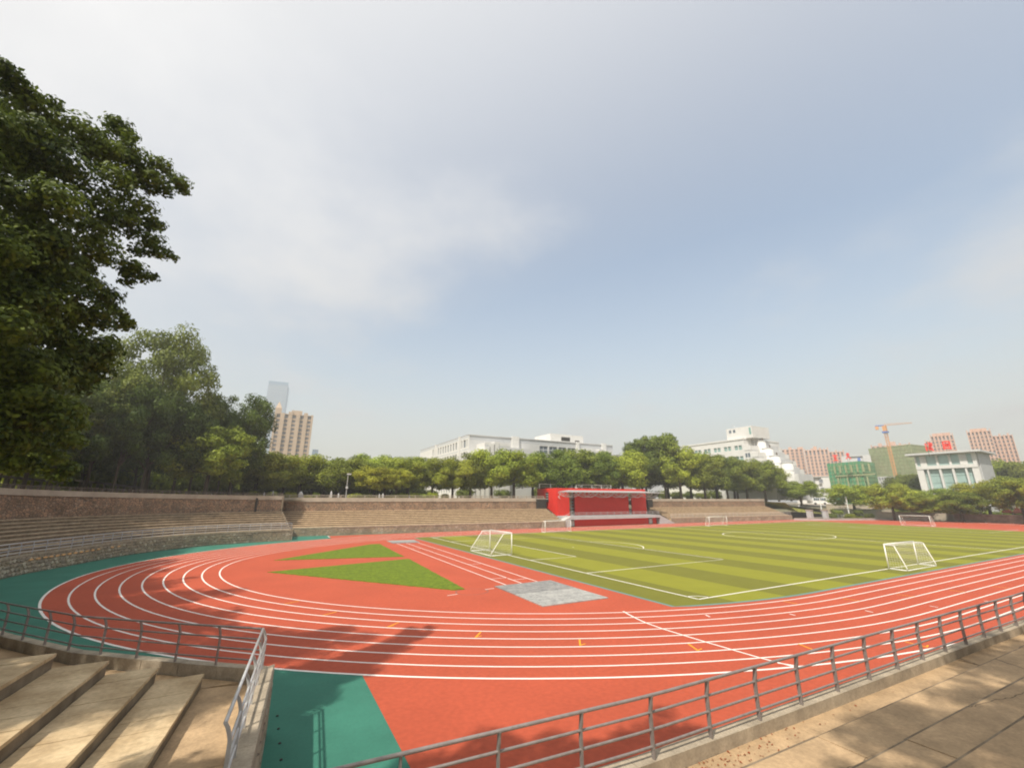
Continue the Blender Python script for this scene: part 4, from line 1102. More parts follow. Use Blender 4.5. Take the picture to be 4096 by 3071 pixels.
# glass hall
gh = thing('glass_hall', 'white framed hall with tall green glass bays and an overhanging flat roof', 'building', (*POL(AZ(3680), 265), 3.0))
pa = AT(3652, 1818, 262); pb = AT(3895, 1803, 262 * 0.985)
zt = pa.z; L = math.hypot(pb.x - pa.x, pb.y - pa.y); d = ((pb.x - pa.x) / L, (pb.y - pa.y) / L); p = (pa.x, pa.y)
z00 = 2.0
hgt = zt - z00
MB().obox(p, d, .1, L - .1, -22, -1.6, z00, zt - .3).build('core', 'glassgreen', gh)
bays = [(.115, .175), (.2, .375), (.41, .585), (.62, .79), (.82, .90)]
cols_ = MB(); s = 0
for a, b in bays:
    cols_.obox(p, d, s * L, a * L, -1.6, 0, z00, zt - 6.6); s = b
cols_.obox(p, d, s * L, L, -1.6, 0, z00, zt - 6.6)
cols_.obox(p, d, 0, L, -1.6, .25, zt - 6.599, zt - 5.2)
for a, b in ((0, .03), (.09, .2), (.36, .40), (.57, .61), (.74, .86), (.94, 1)): cols_.obox(p, d, a * L, b * L, -1.6, .02, zt - 5.199, zt - .9)
cols_.obox(p, d, 0, L, -1.6, .03, zt - .899, zt - .5)
cols_.build('wall', 'white', gh)
MB().obox(p, d, L + .003, L + .5, -22, -1.7, z00, zt - .5).build('end_wall', 'greywall', gh)
for a, b in bays:
    hh = (zt - 6.6 - z00)
    for k in range(6):
        z_a = z00 + hh * k / 6; g_ = 'glasspane' if k in (1, 2.5, 4, 5) else 'glass'
        o = MB().obox(p, d, a * L, b * L, -1.5, -1.3, z_a + .08, z_a + hh / 6 - .08).build('glass_pane', 'glasspane' if k > 2 else 'glass', gh)
        if k in (1, 2): MB().obox(p, d, a * L + .4, b * L - .4, -1.29, -1.2, z_a + hh / 6 - 1.3, z_a + hh / 6 - .4).build('light_strip', 'glasspane', o)
for a, b in ((.03, .09), (.2, .36), (.40, .57), (.61, .74), (.86, .94)): MB().obox(p, d, a * L, b * L, -1.5, -.5, zt - 5.19, zt - .91).build('glass_pane', 'glasspane', gh)
MB().obox(p, d, -2.2, L + 2.2, -24, 2.6, zt - .499, zt + .25).build('roof', 'offwhite', gh)
# red roof characters: bars of each character standing on a light frame
def glyph(label, u0, u1, vt, vb_, dist, bars):
    c = AT((u0 + u1) / 2, vb_, dist); az = AZ((u0 + u1) / 2, vb_); d = rot(az - math.pi / 2)
    px_m = dist / FPX * 1.03 / max(.3, math.cos(abs(az - YAW))) * math.cos(abs(az - YAW)) ** 2 * 1.0
    W_ = dist * abs(AZ(u0, vb_) - AZ(u1, vb_)); H_ = dist * (EL((u0 + u1) / 2, vt) - EL((u0 + u1) / 2, vb_))
    t = thing('roof_character', label, 'roof sign', (c.x, c.y, c.z))
    p = (c.x - d[0] * W_ / 2, c.y - d[1] * W_ / 2)
    for (x0, y0, x1, y1) in bars:
        th = .075 * max(W_, H_)
        A = (x0 * W_, y0 * H_); B = (x1 * W_, y1 * H_); l = math.hypot(B[0] - A[0], B[1] - A[1]); nx, ny = -(B[1] - A[1]) / l * th, (B[0] - A[0]) / l * th
        vs = []
        for o_ in (0, .35):
            for sx_, sy_ in ((A[0] - nx, A[1] - ny), (B[0] - nx, B[1] - ny), (B[0] + nx, B[1] + ny), (A[0] + nx, A[1] + ny)):
                vs.append((p[0] + d[0] * sx_ + d[1] * o_, p[1] + d[1] * sx_ - d[0] * o_, c.z + sy_))
        MB().add(vs, [(0, 1, 2, 3), (7, 6, 5, 4), (0, 4, 5, 1), (1, 5, 6, 2), (2, 6, 7, 3), (3, 7, 4, 0)]).build('stroke', 'sign', t)
    MB().obox(p, d, W_ * .3, W_ * .36, -.3, -.05, c.z - 2.5, c.z + H_ * .6).build('support', 'darkstone', t)
    MB().obox(p, d, W_ * .64, W_ * .70, -.3, -.05, c.z - 2.5, c.z + H_ * .6).build('support', 'darkstone', t)
glyph('red roof character with a zigzag stem over the green netted block', 3330, 3354, 1817, 1842, 286, [(.1, .82, 1, .82), (.45, 1, .55, .82), (.75, .75, .3, .5), (.3, .5, .8, .45), (.8, .45, .45, .2), (.15, .05, .95, .05), (.55, .4, .6, .05)])
glyph('slender red roof character with spread legs over the green netted block', 3383, 3405, 1811, 1836, 286, [(.5, 1, .55, .45), (.15, .66, .85, .7), (.25, .88, .8, .9), (.55, .5, .1, .05), (.5, .45, 1, .02), (.3, .4, .75, .42)])
glyph('dense red roof character beside the olive netted block on the glass hall roof', 3702, 3736, 1770, 1805, 258, [(.1, .9, .35, .7), (.1, .6, .3, .45), (.2, .45, .2, .05), (.45, .95, 1, .9), (.5, .7, 1, .65), (.7, .9, .55, .1), (.5, .5, 1, .05), (.95, .9, .6, .2), (.4, .3, .95, .35)])
glyph('boxy red roof character nearer the end of the glass hall roof', 3776, 3806, 1764, 1797, 258, [(.05, .95, .05, .0), (.05, .95, .95, .95), (.95, .95, .95, .0), (.25, .75, .5, .35), (.5, .75, .22, .3), (.55, .75, .8, .35), (.8, .75, .55, .3), (.1, .15, .9, .12)])
# tower crane
cb_ = AT(3582, 1900, 350); ct_ = AT(3557, 1722, 350)
cr = thing('tower_crane', 'orange tower crane with a blue counterweight arm above the construction site', 'crane', (cb_.x, cb_.y, 3.0))
cx_, cy_ = cb_.x, cb_.y; zc = ct_.z
m = MB()
for a in (-1, 1):
    for b in (-1, 1): m.box(cx_ + a * .6 - .1, cx_ + a * .6 + .1, cy_ + b * .6 - .1, cy_ + b * .6 + .1, 3, zc)
k = 3.0
while k < zc - 2:
    m.tube([(cx_ - .6, cy_ - .6, k), (cx_ + .6, cy_ - .6, k + 2)], .06, 4); m.tube([(cx_ + .6, cy_ - .6, k), (cx_ + .6, cy_ + .6, k + 2)], .06, 4)
    m.tube([(cx_ - .6, cy_ + .6, k), (cx_ - .6, cy_ - .6, k + 2)], .06, 4); k += 2
m.build('mast', 'crane', cr)
ja = rot(AZ(3600) - math.pi / 2)
MB().box(cx_ - 1.3, cx_ + 1.3, cy_ - 1.3, cy_ + 1.3, zc - 1.2, zc - .2).build('slewing_ring', 'craneblue', cr)
MB().box(cx_ - .9, cx_ + .9, cy_ - .9, cy_ + .9, zc - .19, zc + 3.2).build('cab', 'crane', cr)
jl = 350 * abs(AZ(3560) - AZ(3678)); bl_ = 350 * abs(AZ(3522) - AZ(3560))
m = MB(); zj = zc + 3.4
for o_, dz in ((-.6, 0), (.6, 0), (0, 1.1)):
    m.tube([(cx_ - ja[1] * o_, cy_ + ja[0] * o_, zj + dz), (cx_ + ja[0] * jl - ja[1] * o_ * .4, cy_ + ja[1] * jl + ja[0] * o_ * .4, zj + dz * .4)], .07, 4)
for k in range(16):
    f = k / 16; g_ = (k + .5) / 16
    m.tube([(cx_ + ja[0] * jl * f, cy_ + ja[1] * jl * f, zj), (cx_ + ja[0] * jl * g_, cy_ + ja[1] * jl * g_, zj + 1.0 - .5 * g_)], .08, 4)
m.build('jib', 'crane', cr)
m = MB().obox((cx_, cy_), (-ja[0], -ja[1]), 0, bl_, -.6, .6, zj - .2, zj + .4); m.build('counter_jib', 'craneblue', cr)
MB().obox((cx_, cy_), (-ja[0], -ja[1]), bl_ - 1.6, bl_, -.7, .7, zj - 2.2, zj - .21).build('counterweight', 'crane', cr)

# ------------------------------------------------------------------ trees
def leaves_mesh(name, clumps, n, size, seed, mname, flat=0.0):
    """leaf-sized faces spread through overlapping clumps: centre, radii and share of each clump"""
    rg = np.random.default_rng(seed)
    C = np.array([c[:3] for c in clumps], float); RR = np.array([c[3:6] for c in clumps], float)
    wgt = (RR[:, 0] * RR[:, 2]); wgt = wgt / wgt.sum()
    idx = rg.choice(len(clumps), n, p=wgt)
    v = rg.normal(size=(n, 3)); v /= np.linalg.norm(v, axis=1)[:, None]
    rad = 1 - 0.62 * rg.random(n) ** 1.9
    lump = 1 + 0.16 * np.sin(v[:, 0] * 5 + idx) * np.cos(v[:, 1] * 6 + idx * 2) + 0.10 * np.sin(v[:, 2] * 9 + idx * 3)
    P = C[idx] + v * (rad * lump)[:, None] * RR[idx]
    nrm = v * 0.95 + rg.normal(size=(n, 3)) * 0.42 + np.array([0, 0, 0.35])
    nrm /= np.linalg.norm(nrm, axis=1)[:, None]
    t = rg.normal(size=(n, 3)); t -= (t * nrm).sum(1)[:, None] * nrm; t /= np.linalg.norm(t, axis=1)[:, None]
    b = np.cross(nrm, t)
    s = size * (0.6 + 0.8 * rg.random(n))[:, None]
    V = np.stack([P - t * s, P - b * s * 0.55 + nrm * s * .12, P + t * s, P + b * s * 0.55 + nrm * s * .12], 1).reshape(-1, 3)
    me = bpy.data.meshes.new(name)
    me.vertices.add(4 * n); me.vertices.foreach_set('co', V.ravel().astype(np.float32))
    me.loops.add(4 * n); me.loops.foreach_set('vertex_index', np.arange(4 * n, dtype=np.int32))
    me.polygons.add(n); me.polygons.foreach_set('loop_start', np.arange(0, 4 * n, 4, dtype=np.int32))
    at = me.attributes.new('tone', 'FLOAT', 'FACE')
    cl = rg.random(len(clumps))
    at.data.foreach_set('value', np.clip(0.55 * rg.random(n) + 0.45 * cl[idx], 0, 1).astype(np.float32))
    me.update(); me.validate(); me.materials.append(MATS[mname])
    return me
def trunk_mesh(clumps, z0, r0, hfork, seed, lean=(0, 0), nlimb=9, top=None):
    rr = random.Random(seed); m = MB()
    p = [Vector((0, 0, z0))]
    fk = Vector((lean[0], lean[1], hfork))
    mid = fk * .5 + Vector((rr.uniform(-.12, .12), rr.uniform(-.12, .12), 0)); mid.z = z0 + (hfork - z0) * .5
    m.tube([(0, 0, z0 - .4), (0, 0, z0), (mid.x * .6, mid.y * .6, mid.z), tuple(fk)], r0 * 1.15, 9, r0 * .72)
    big_ = sorted(clumps, key=lambda c: -c[3])[:nlimb]
    for c in big_:
        e = Vector(c[:3]); s = fk + Vector((rr.uniform(-.05, .05), rr.uniform(-.05, .05), rr.uniform(-.15, .1) * (hfork - z0)))
        md = s * .5 + e * .5 + Vector((rr.uniform(-.25, .25), rr.uniform(-.25, .25), rr.uniform(-.2, .5)))
        m.tube([s, s * .6 + md * .4 + Vector((0, 0, .1)), md, e], r0 * .42, 6, r0 * .08)
        for _ in range(2):
            q = e + Vector((rr.uniform(-1, 1) * c[3] * .7, rr.uniform(-1, 1) * c[4] * .7, rr.uniform(-.3, .8) * c[5] * .7))
            m.tube([md, (md + q) / 2 + Vector((0, 0, .15)), q], r0 * .15, 5, r0 * .04)
    return m
def clumps_round(seed, n, rx, z0, z1, shape=1.0, small=(0.26, 0.42)):
    rr = random.Random(seed); out = []
    zc, hz_ = (z0 + z1) / 2, (z1 - z0) / 2
    for i in range(n):
        t = (i + .5) / n; ph = i * 2.39996 + rr.uniform(-.5, .5)
        zz = -0.82 + 1.75 * t
        ring_ = math.sqrt(max(0.0, 1 - min(1, abs(zz)) ** 2.6)) * rr.uniform(.5, .98)
        s = rr.uniform(*small) * rx
        out.append((ring_ * rx * math.cos(ph), ring_ * rx * math.sin(ph), zc + zz * hz_ * .78, s * rr.uniform(.9, 1.2), s * rr.uniform(.9, 1.2), s * rr.uniform(.6, .85) * shape))
    out.append((0, 0, zc, rx * .5, rx * .5, hz_ * .6))
    return out
PROT = []
def proto(kind, seed, n, nl, size, leaf, z0=1.7, rx=4.3, small=(0.26, 0.42), shape=1.0, fork=3.4, r0=.26):
    cl = clumps_round(seed, n, rx, z0, 10.0, shape, small)
    cm = leaves_mesh('crown', cl, nl, size, seed, leaf)
    tm = trunk_mesh(cl, 0, r0, fork, seed)
    m = tm.mesh('trunk', True); m.materials.append(MATS['bark'])
    return (m, cm)
P_CAM = [proto('camphor', 11 + i, 22, 17000, .155, 'leaf_camphor', small=(.24, .40)) for i in range(4)]
P_YEL = [proto('yellow', 31 + i, 16, 13000, .155, 'leaf_yellow', z0=2.3, small=(.26, .42)) for i in range(2)]
P_DRK = [proto('dark', 41 + i, 22, 17000, .16, 'leaf_dark', z0=1.8, small=(.26, .42)) for i in range(3)]
P_MID = [proto('mid', 51 + i, 24, 17000, .155, 'leaf_mid', z0=1.2, small=(.22, .40)) for i in range(3)]
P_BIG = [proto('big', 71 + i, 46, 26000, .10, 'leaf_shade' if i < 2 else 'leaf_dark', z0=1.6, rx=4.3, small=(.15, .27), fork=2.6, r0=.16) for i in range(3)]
P_TAL = [proto('tall', 61 + i, 26, 18000, .16, 'leaf_mid', z0=2.6, rx=3.3, small=(.24, .44)) for i in range(2)]
def plant_tree(pr, name, label, group, x, y, zb, H, hw, cat='tree'):
    t = thing(name, label, cat, (x, y, zb), group)
    t.rotation_euler.z = rnd.uniform(0, 6.28)
    t.scale = (hw / 4.2, hw / 4.2, H / 9.7)
    link('trunk', pr[0], t); link('crown', pr[1], t)
    return t
def tree_px(pr, u, vtop, hw_px, dist, zb, name, label, group):
    c = AT(u, vtop, dist); H = max(3.0, c.z - zb)
    hw = dist * hw_px / FPX * math.cos(abs(AZ(u, vtop) - YAW)) * (1.55 if dist < 180 else 1.2)
    return plant_tree(pr, name, label, group, c.x, c.y, zb, H, hw)
LAB = 'rounded olive-green camphor tree of the row'
GRP = 'camphor trees'
def where(u):
    for lim, t_ in ((1350, 'below the tan tower'), (1660, 'around the lamp post'), (2130, 'in front of the library building'), (2560, 'behind the red grandstand'), (2860, 'just past the red grandstand')):
        if u < lim: return t_
    return 'in front of the stepped white building'
def ydist(u, y): return (y - CV.y) / math.sin(AZ(u))
row = [(1045, 1800, 85, 64), (1150, 1842, 60, 72), (1215, 1818, 82, 66), (1310, 1826, 66, 70), (1400, 1822, 66, 64), (1510, 1812, 66, 72), (1640, 1822, 74, 66), (1735, 1832, 56, 60), (1815, 1830, 56, 60), (1885, 1803, 56, 62), (1968, 1793, 62, 60), (2055, 1797, 64, 60), (2195, 1790, 70, 64), (2290, 1786, 66, 66), (2385, 1798, 56, 64), (2480, 1796, 66, 64), (2705, 1790, 74, 62), (2800, 1798, 66, 60), (2890, 1812, 58, 62), (2968, 1836, 62, 60), (3040, 1838, 60, 62), (3095, 1868, 50, 66), (2930, 1830, 56, 70), (2845, 1812, 56, 70), (3150, 1905, 50, 70)]
for i, (u, v, h, y) in enumerate(row):
    tree_px((P_CAM + P_MID[:1] if u < 2100 else P_CAM[:2] + P_MID)[i % 5], u, v, h, ydist(u, y), 6.9, 'camphor_tree', LAB + ' ' + where(u), GRP + ' ' + where(u))
for i, (u, v, h, y) in enumerate([(1100, 1850, 60, 84), (1260, 1845, 60, 86), (1360, 1848, 60, 84), (1450, 1850, 60, 84), (1575, 1848, 60, 86), (2130, 1835, 60, 78), (2440, 1830, 60, 80), (2560, 1830, 70, 76), (2850, 1835, 70, 74), (2750, 1830, 70, 74), (2920, 1845, 70, 74), (3000, 1850, 66, 74), (2660, 1825, 66, 76)]):
    tree_px(P_DRK[i % 3], u, v, h, ydist(u, y), 6.9, 'shade_tree', 'darker tree standing behind the camphor row on the upper ground', 'darker second row behind the camphors')
for i, (u, v, h) in enumerate([(1487, 1863, 46), (1545, 1868, 40), (1590, 1872, 40)]):
    tree_px(P_YEL[i % 2], u, v, h, ydist(u, 58), 6.9, 'camphor_tree', 'smaller yellow-green tree at the parapet beside the lamp post', 'yellow-green trees beside the lamp post')
tree_px(P_TAL[0], 2568, 1742, 52, ydist(2568, 66), 6.9, 'tall_tree', 'tall dark narrow tree rising above the camphor row, the one nearer the grandstand', None)
tree_px(P_TAL[1], 2642, 1735, 56, ydist(2642, 66), 6.9, 'tall_tree', 'tallest tree of the row with a full crown just beyond the grandstand end', None)
# trees round the far end
far = [(3190, 1920, 56, 232, 5, 0), (3398, 1935, 70, 222, 2.0, 0), (3470, 1950, 52, 250, 2.0, 0), (3545, 1928, 62, 205, 0.6, 0), (3625, 1952, 46, 215, 1.0, 3), (3686, 1972, 52, 205, 0.6, 0), (3752, 1952, 56, 215, 1.0, 0), (3822, 1960, 58, 205, 0.6, 3), (3925, 1922, 76, 215, 0.6, 4), (4050, 1905, 70, 205, 0.6, 0), (4150, 1900, 70, 200, 0.6, 0)]
def fw_(u): return 'in front of the green netted block' if u < 3500 else 'in front of the glass hall' if u < 3800 else 'over the board fence'
for i, (u, v, h, d, zb, k) in enumerate(far):
    pr = {0: P_CAM[i % 4], 3: P_MID[i % 3], 4: P_YEL[i % 2]}[k]
    tree_px(pr, u, v, h, d, zb, 'camphor_tree', 'yellowing broad tree in front of the wooded rise at the far end' if k == 4 else 'round-crowned tree at the far end ' + fw_(u), None if k == 4 else 'far-end trees ' + fw_(u))
for i, (u, v, h, d) in enumerate([(3780, 1856, 62, 290), (3850, 1842, 66, 300), (3920, 1838, 66, 310), (3985, 1832, 66, 315), (4055, 1838, 66, 305), (3600, 1893, 50, 285), (3640, 1905, 50, 280), (4120, 1830, 70, 300)]):
    tree_px(P_MID[i % 3] if i < 5 else P_DRK[i % 3], u, v, h, d, 2.0, 'hill_tree', 'dark green tree of the wood beside and behind the glass hall', 'trees of the wood by the glass hall')
for i, (u, v, h, d, zb) in enumerate([(1000, 1845, 80, 150, 6.9), (1360, 1850, 70, 230, 6.9), (1450, 1852, 70, 230, 6.9), (1640, 1868, 60, 240, 6.9), (1290, 1850, 60, 220, 6.9)]):
    tree_px(P_MID[i % 3], u, v, h, d, zb, 'hill_tree', 'distant tree whose top shows between the camphors below the tan tower', 'distant trees below the tan tower')
# trees behind the curved stand (seen from their shaded side)
LL = 'dark tree in shade on the upper ground behind the curved stand'
LG = 'shaded trees behind the curved stand'
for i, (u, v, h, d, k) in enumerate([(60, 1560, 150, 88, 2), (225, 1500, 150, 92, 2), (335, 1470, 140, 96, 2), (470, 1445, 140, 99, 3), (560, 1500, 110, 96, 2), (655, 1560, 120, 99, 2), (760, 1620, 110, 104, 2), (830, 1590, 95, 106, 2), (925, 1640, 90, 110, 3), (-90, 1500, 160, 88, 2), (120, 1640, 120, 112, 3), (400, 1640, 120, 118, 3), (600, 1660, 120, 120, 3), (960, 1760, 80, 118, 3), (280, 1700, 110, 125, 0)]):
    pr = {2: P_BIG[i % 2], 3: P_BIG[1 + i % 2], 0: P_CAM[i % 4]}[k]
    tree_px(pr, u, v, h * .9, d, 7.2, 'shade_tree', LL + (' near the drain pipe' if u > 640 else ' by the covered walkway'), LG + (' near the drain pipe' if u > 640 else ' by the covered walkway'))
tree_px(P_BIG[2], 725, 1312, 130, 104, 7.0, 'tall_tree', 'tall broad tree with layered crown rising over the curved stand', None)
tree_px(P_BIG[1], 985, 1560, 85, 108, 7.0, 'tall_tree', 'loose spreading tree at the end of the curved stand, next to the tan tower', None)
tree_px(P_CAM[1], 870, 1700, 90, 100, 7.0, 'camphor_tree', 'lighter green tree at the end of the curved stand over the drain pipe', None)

# the big near tree: crown clumps placed by where its boughs stand
def near_tree(label, base, clump_spec, n, size, seed, r0, hfork, nl=14):
    t = thing('near_tree', label, 'tree', base)
    B = Vector(base); cl = []
    rq = random.Random(seed)
    for (x, y, z_, r_) in clump_spec:
        cl.append((x - B.x, y - B.y, z_ - B.z, r_ * .72, r_ * .72, r_ * .55))
        for _ in range(5):
            v_ = Vector((rq.gauss(0, 1), rq.gauss(0, 1), rq.gauss(0, .8))).normalized() * r_ * rq.uniform(.55, 1.0)
            k_ = r_ * rq.uniform(.30, .46); cl.append((x - B.x + v_.x, y - B.y + v_.y, z_ - B.z + v_.z, k_, k_, k_ * .7))
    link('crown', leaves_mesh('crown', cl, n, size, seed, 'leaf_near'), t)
    m = trunk_mesh(cl, 0, r0, hfork, seed, lean=(.6, .3), nlimb=nl).mesh('trunk', True); m.materials.append(MATS['bark']); link('trunk', m, t)
    return t
spec = []
rr = random.Random(5)
def px(u, v, d, r_px):
    c = AT(u, v, d); spec.append((c.x, c.y, c.z, r_px * d / FPX * .80))
for a in [(20, 320, 17, 95), (110, 400, 17, 80), (60, 560, 17, 150), (300, 520, 17.5, 110), (240, 660, 17, 160), (420, 640, 18, 100), (480, 520, 18.5, 85), (540, 640, 18, 100), (620, 720, 18, 90), (720, 730, 18.5, 60), (560, 830, 18, 90), (400, 820, 17.5, 130), (600, 960, 18, 80), (640, 1010, 18, 50), (540, 1090, 18, 75), (400, 1000, 17.5, 110), (200, 900, 17, 180), (60, 1000, 16.5, 170), (260, 1100, 17, 130), (420, 1180, 18, 80), (480, 1290, 18.5, 60), (300, 1290, 18, 110), (120, 1250, 17, 150), (60, 1430, 17, 130), (240, 1450, 18, 100), (400, 1390, 18.5, 80), (330, 1540, 19, 60), (120, 1560, 18, 100), (-150, 620, 16.5, 150), (-150, 950, 16.5, 200), (-100, 1250, 16.5, 200), (150, 1500, 17.5, 140), (300, 1400, 18, 120), (30, 1650, 17, 150), (400, 1470, 19, 80), (30, 1700, 18, 120), (150, 1720, 19, 110), (260, 1640, 19.5, 90), (60, 1850, 19, 80), (200, 1830, 20, 80), (-80, 1650, 17, 160)]:
    px(*a)
spec += [(-50, -43, 13, 2.8), (-52, -39, 14, 2.8), (-49.5, -45, 14.5, 2.6), (-53, -43, 12, 2.6), (-48.5, -43, 16, 2.4), (-49, -38, 18, 2.8), (-50.5, -36, 17, 2.6), (-47, -36, 13.5, 2.2), (-48.5, -34.5, 15.5, 2.4)]
near_tree('large dark leafy tree overhanging the stone slab steps and filling the sky beside the bend', (-50.5, -40.5, 5.2), spec, 190000, .068, 77, .42, 5.5)
spec2 = [(-48.0 + a, -50.8 + b, z_, r_) for a, b, z_, r_ in ((0, 0, 13, 2.8), (2, 1.5, 12.5, 2.2), (-2.4, 1.6, 12.4, 2.4), (1.0, -2.2, 12, 2.4), (-2, -2, 13.6, 2.2), (.6, .8, 15.2, 2.0), (2.6, -.6, 14.4, 1.8), (3.4, -.7, 17.6, 2.1), (4.6, -1.8, 19.2, 1.7), (2.0, -.5, 18.6, 2.0), (5.8, -1.4, 18.2, 1.4), (7.0, -2.0, 19.8, 1.5))]
near_tree('leafy tree behind the slab steps whose shade falls across the passage', (-47.5, -51.5, 4.2), spec2, 28000, .13, 78, .3, 5.0, 7)
for i, (x, y, r_) in enumerate(((-38.0, -60.0, 4.2), (-54.0, -58.0, 4.2), (-29.5, -59.6, 4.2), (-21.5, -59.8, 4.2), (-13.5, -60.0, 4.2))):
    sp = [(x + r_ * .55 * math.cos(a) * rr.uniform(.7, 1.2), y + r_ * .55 * math.sin(a) * rr.uniform(.7, 1.2), 19.8 + rr.uniform(-4.6, 4.6), r_ * rr.uniform(.30, .46)) for a in np.linspace(0, 18.8, 15)[:-1]] + [(x, y, 20, r_ * .6)]
    near_tree(['tall tree on the upper ground close behind the concrete stand', 'leafy tree on the upper ground behind the slab steps', 'third tall tree of the row shading the concrete stand', 'fourth tall tree of the row shading the concrete stand', 'last tall tree of the row shading the concrete stand'][i], (x, y, 5.2), sp, 13000, .15, 80 + i, .34, 6.5, 9)

for i, (y, x, H) in enumerate(((-33, -62, 22), (-25, -66, 24), (-17, -69, 23), (-9, -71, 24), (-1, -71.5, 22), (7, -71.5, 23), (14, -71, 22))):
    plant_tree(P_DRK[i % 3], 'shade_tree', 'tall dark tree on the upper ground where the curved stand turns', 'tall trees where the curved stand turns', x, y, 6.9 if y > -18 else 5.2, H, 5.6)

# ------------------------------------------------------------------ shrubs
def bush_proto(seed, leaf, n=1500):
    r_ = random.Random(seed)
    cl = [(r_.uniform(-.6, .6), r_.uniform(-.6, .6), r_.uniform(.35, .75), r_.uniform(.4, .6), r_.uniform(.4, .6), r_.uniform(.32, .5)) for _ in range(7)]
    return leaves_mesh('foliage', cl, n, .10, seed, leaf)
BU = {k: bush_proto(90 + i, l) for i, (k, l) in enumerate((('y', 'leaf_yellow'), ('c', 'leaf_camphor'), ('d', 'leaf_dark'), ('m', 'leaf_mid')))}
mb_ = MB().tube([(0, 0, -.1), (0.02, 0, .5)], .05, 6, .03).mesh('stem'); mb_.materials.append(MATS['bark'])
def shrub(kind, x, y, zb, w_, h_, label, group, name='shrub'):
    t = thing(name, label, 'shrub', (x, y, zb), group); t.scale = (w_, w_, h_); t.rotation_euler.z = rnd.uniform(0, 6.28)
    link('foliage', BU[kind], t); link('stem', mb_, t)
    return t
for i, u in enumerate([1010, 1040, 1085, 1160, 1215, 1260, 1400, 1432, 1465, 1500, 1555, 1580, 1610, 1660, 1690, 1730, 1780]):
    x, y = POL(AZ(u), ydist(u, 56.5 + 2 * rnd.random())); shrub('yyc'[i % 3], x, y, 6.9, rnd.uniform(.9, 1.5), rnd.uniform(1.0, 1.9), 'yellow-green shrub just behind the parapet of the sunlit terrace', 'shrubs behind the sunlit terrace parapet')
for i in range(46):
    u = 960 + 50 * i
    if u > 3080: break
    if 1700 < u < 2250 and i % 3: continue
    x, y = POL(AZ(u), ydist(u, 88 + 6 * rnd.random())); shrub('dmd'[i % 3], x, y, 6.9, rnd.uniform(3.0, 4.2), rnd.uniform(3.0, 4.8), 'tall dark shrub filling the space beneath the camphor crowns', 'understorey behind the camphor row', 'tall_shrub')
for i in range(22):
    u = -40 + 48 * i; x, y = POL(AZ(u), 128 + 10 * rnd.random()); shrub('cym'[i % 3], x, y, 6.9, rnd.uniform(4.4, 6.0), rnd.uniform(5.5, 9.0), 'sunlit shrub seen between the trunks behind the curved stand', 'sunlit shrubs beyond the shaded trees', 'tall_shrub')
for i in range(26):
    u = 3330 + 36 * i
    if u > 4200: break
    x, y = POL(AZ(u), 262 + 10 * rnd.random()) if i % 2 else POL(AZ(u), 236 + 6 * rnd.random()); shrub('mcd'[i % 3], x, y, 1.0, rnd.uniform(2, 3.4), rnd.uniform(1.6, 3.0), 'rounded shrub under the trees of the far end', 'shrubs under the far-end trees', 'tall_shrub')
# ------------------------------------------------------------------ far end: gate, topiary, low walls, lamps, bus
gp = thing('gate', 'dark metal gate between two grey pillars beside the grass bank', 'gate', (*G(3270, 2077), 0))
for u in (3243, 3304):
    x, y = G(u, 2077); o = MB().box(x - .8, x + .8, y - .8, y + .8, -.1, 3.2).build('pillar', 'greywall', gp)
    MB().box(x - .95, x + .95, y - .95, y + .95, 3.203, 3.5).build('pillar_cap', 'coping', o)
(xa, ya), (xb, yb) = G(3251, 2077), G(3297, 2077)
for k in range(12):
    f = (k + .5) / 12; x, y = xa + (xb - xa) * f, ya + (yb - ya) * f; MB().tube([(x, y, .1), (x, y, 2.3 + .9 * math.sin(math.pi * f))], .06, 5).build('bar', 'dark', gp)
MB().tube([(xa + (xb - xa) * f, ya + (yb - ya) * f, 2.3 + .9 * math.sin(math.pi * f)) for f in np.linspace(0, 1, 9)], .1, 5).build('arch_rail', 'dark', gp)
MB().tube([(xa, ya, .5), (xb, yb, .5)], .08, 5).build('rail', 'dark', gp)
(xa, ya), (xb, yb) = G(3176, 2075), G(3234, 2077)
ff = thing('metal_fence', 'dark metal fence closing the gap between the terrace end and the gate', 'fence', (xa, ya, 0))
for k in range(14):
    f = k / 13; x, y = xa + (xb - xa) * f, ya + (yb - ya) * f; MB().tube([(x, y, 0), (x, y, 2.6 if k % 4 else 3.3)], .07, 5).build('post', 'dark', ff)
for hh in (.5, 2.4): MB().tube([(xa, ya, hh), (xb, yb, hh)], .06, 5).build('rail', 'dark', ff)
for u, w_, h_, k, lb_ in ((3331, 2.0, 2.0, 'd', 'low dark clipped bush beside the gate pillar'), (3401, 1.9, 1.9, 'c', 'low green clipped bush between the two topiary trees'), (3482, 1.7, 1.9, 'c', 'low green clipped bush by the pale wall of the far end')):
    x, y = G(u, 2076); shrub(k, x, y, 0, w_, h_, lb_, None, 'clipped_bush')
for u, lb_ in ((3362, 'umbrella-shaped topiary tree between the dark and green clipped bushes'), (3441, 'two-tiered topiary tree past the green clipped bush')):
    x, y = G(u, 2076); t = thing('topiary', lb_, 'topiary', (x, y, 0))
    MB().tube([(x, y, -.1), (x, y, 2.4)], .16, 7, .1).build('trunk', 'bark', t)
    o = link('crown', BU['m'], t); o.location = (0, 0, 1.75); o.scale = (1.9, 1.9, 1.3)
    if u > 3400: o = link('lower_tier', BU['m'], t); o.scale = (1.4, 1.4, 1.0); o.location = (0, 0, .1)
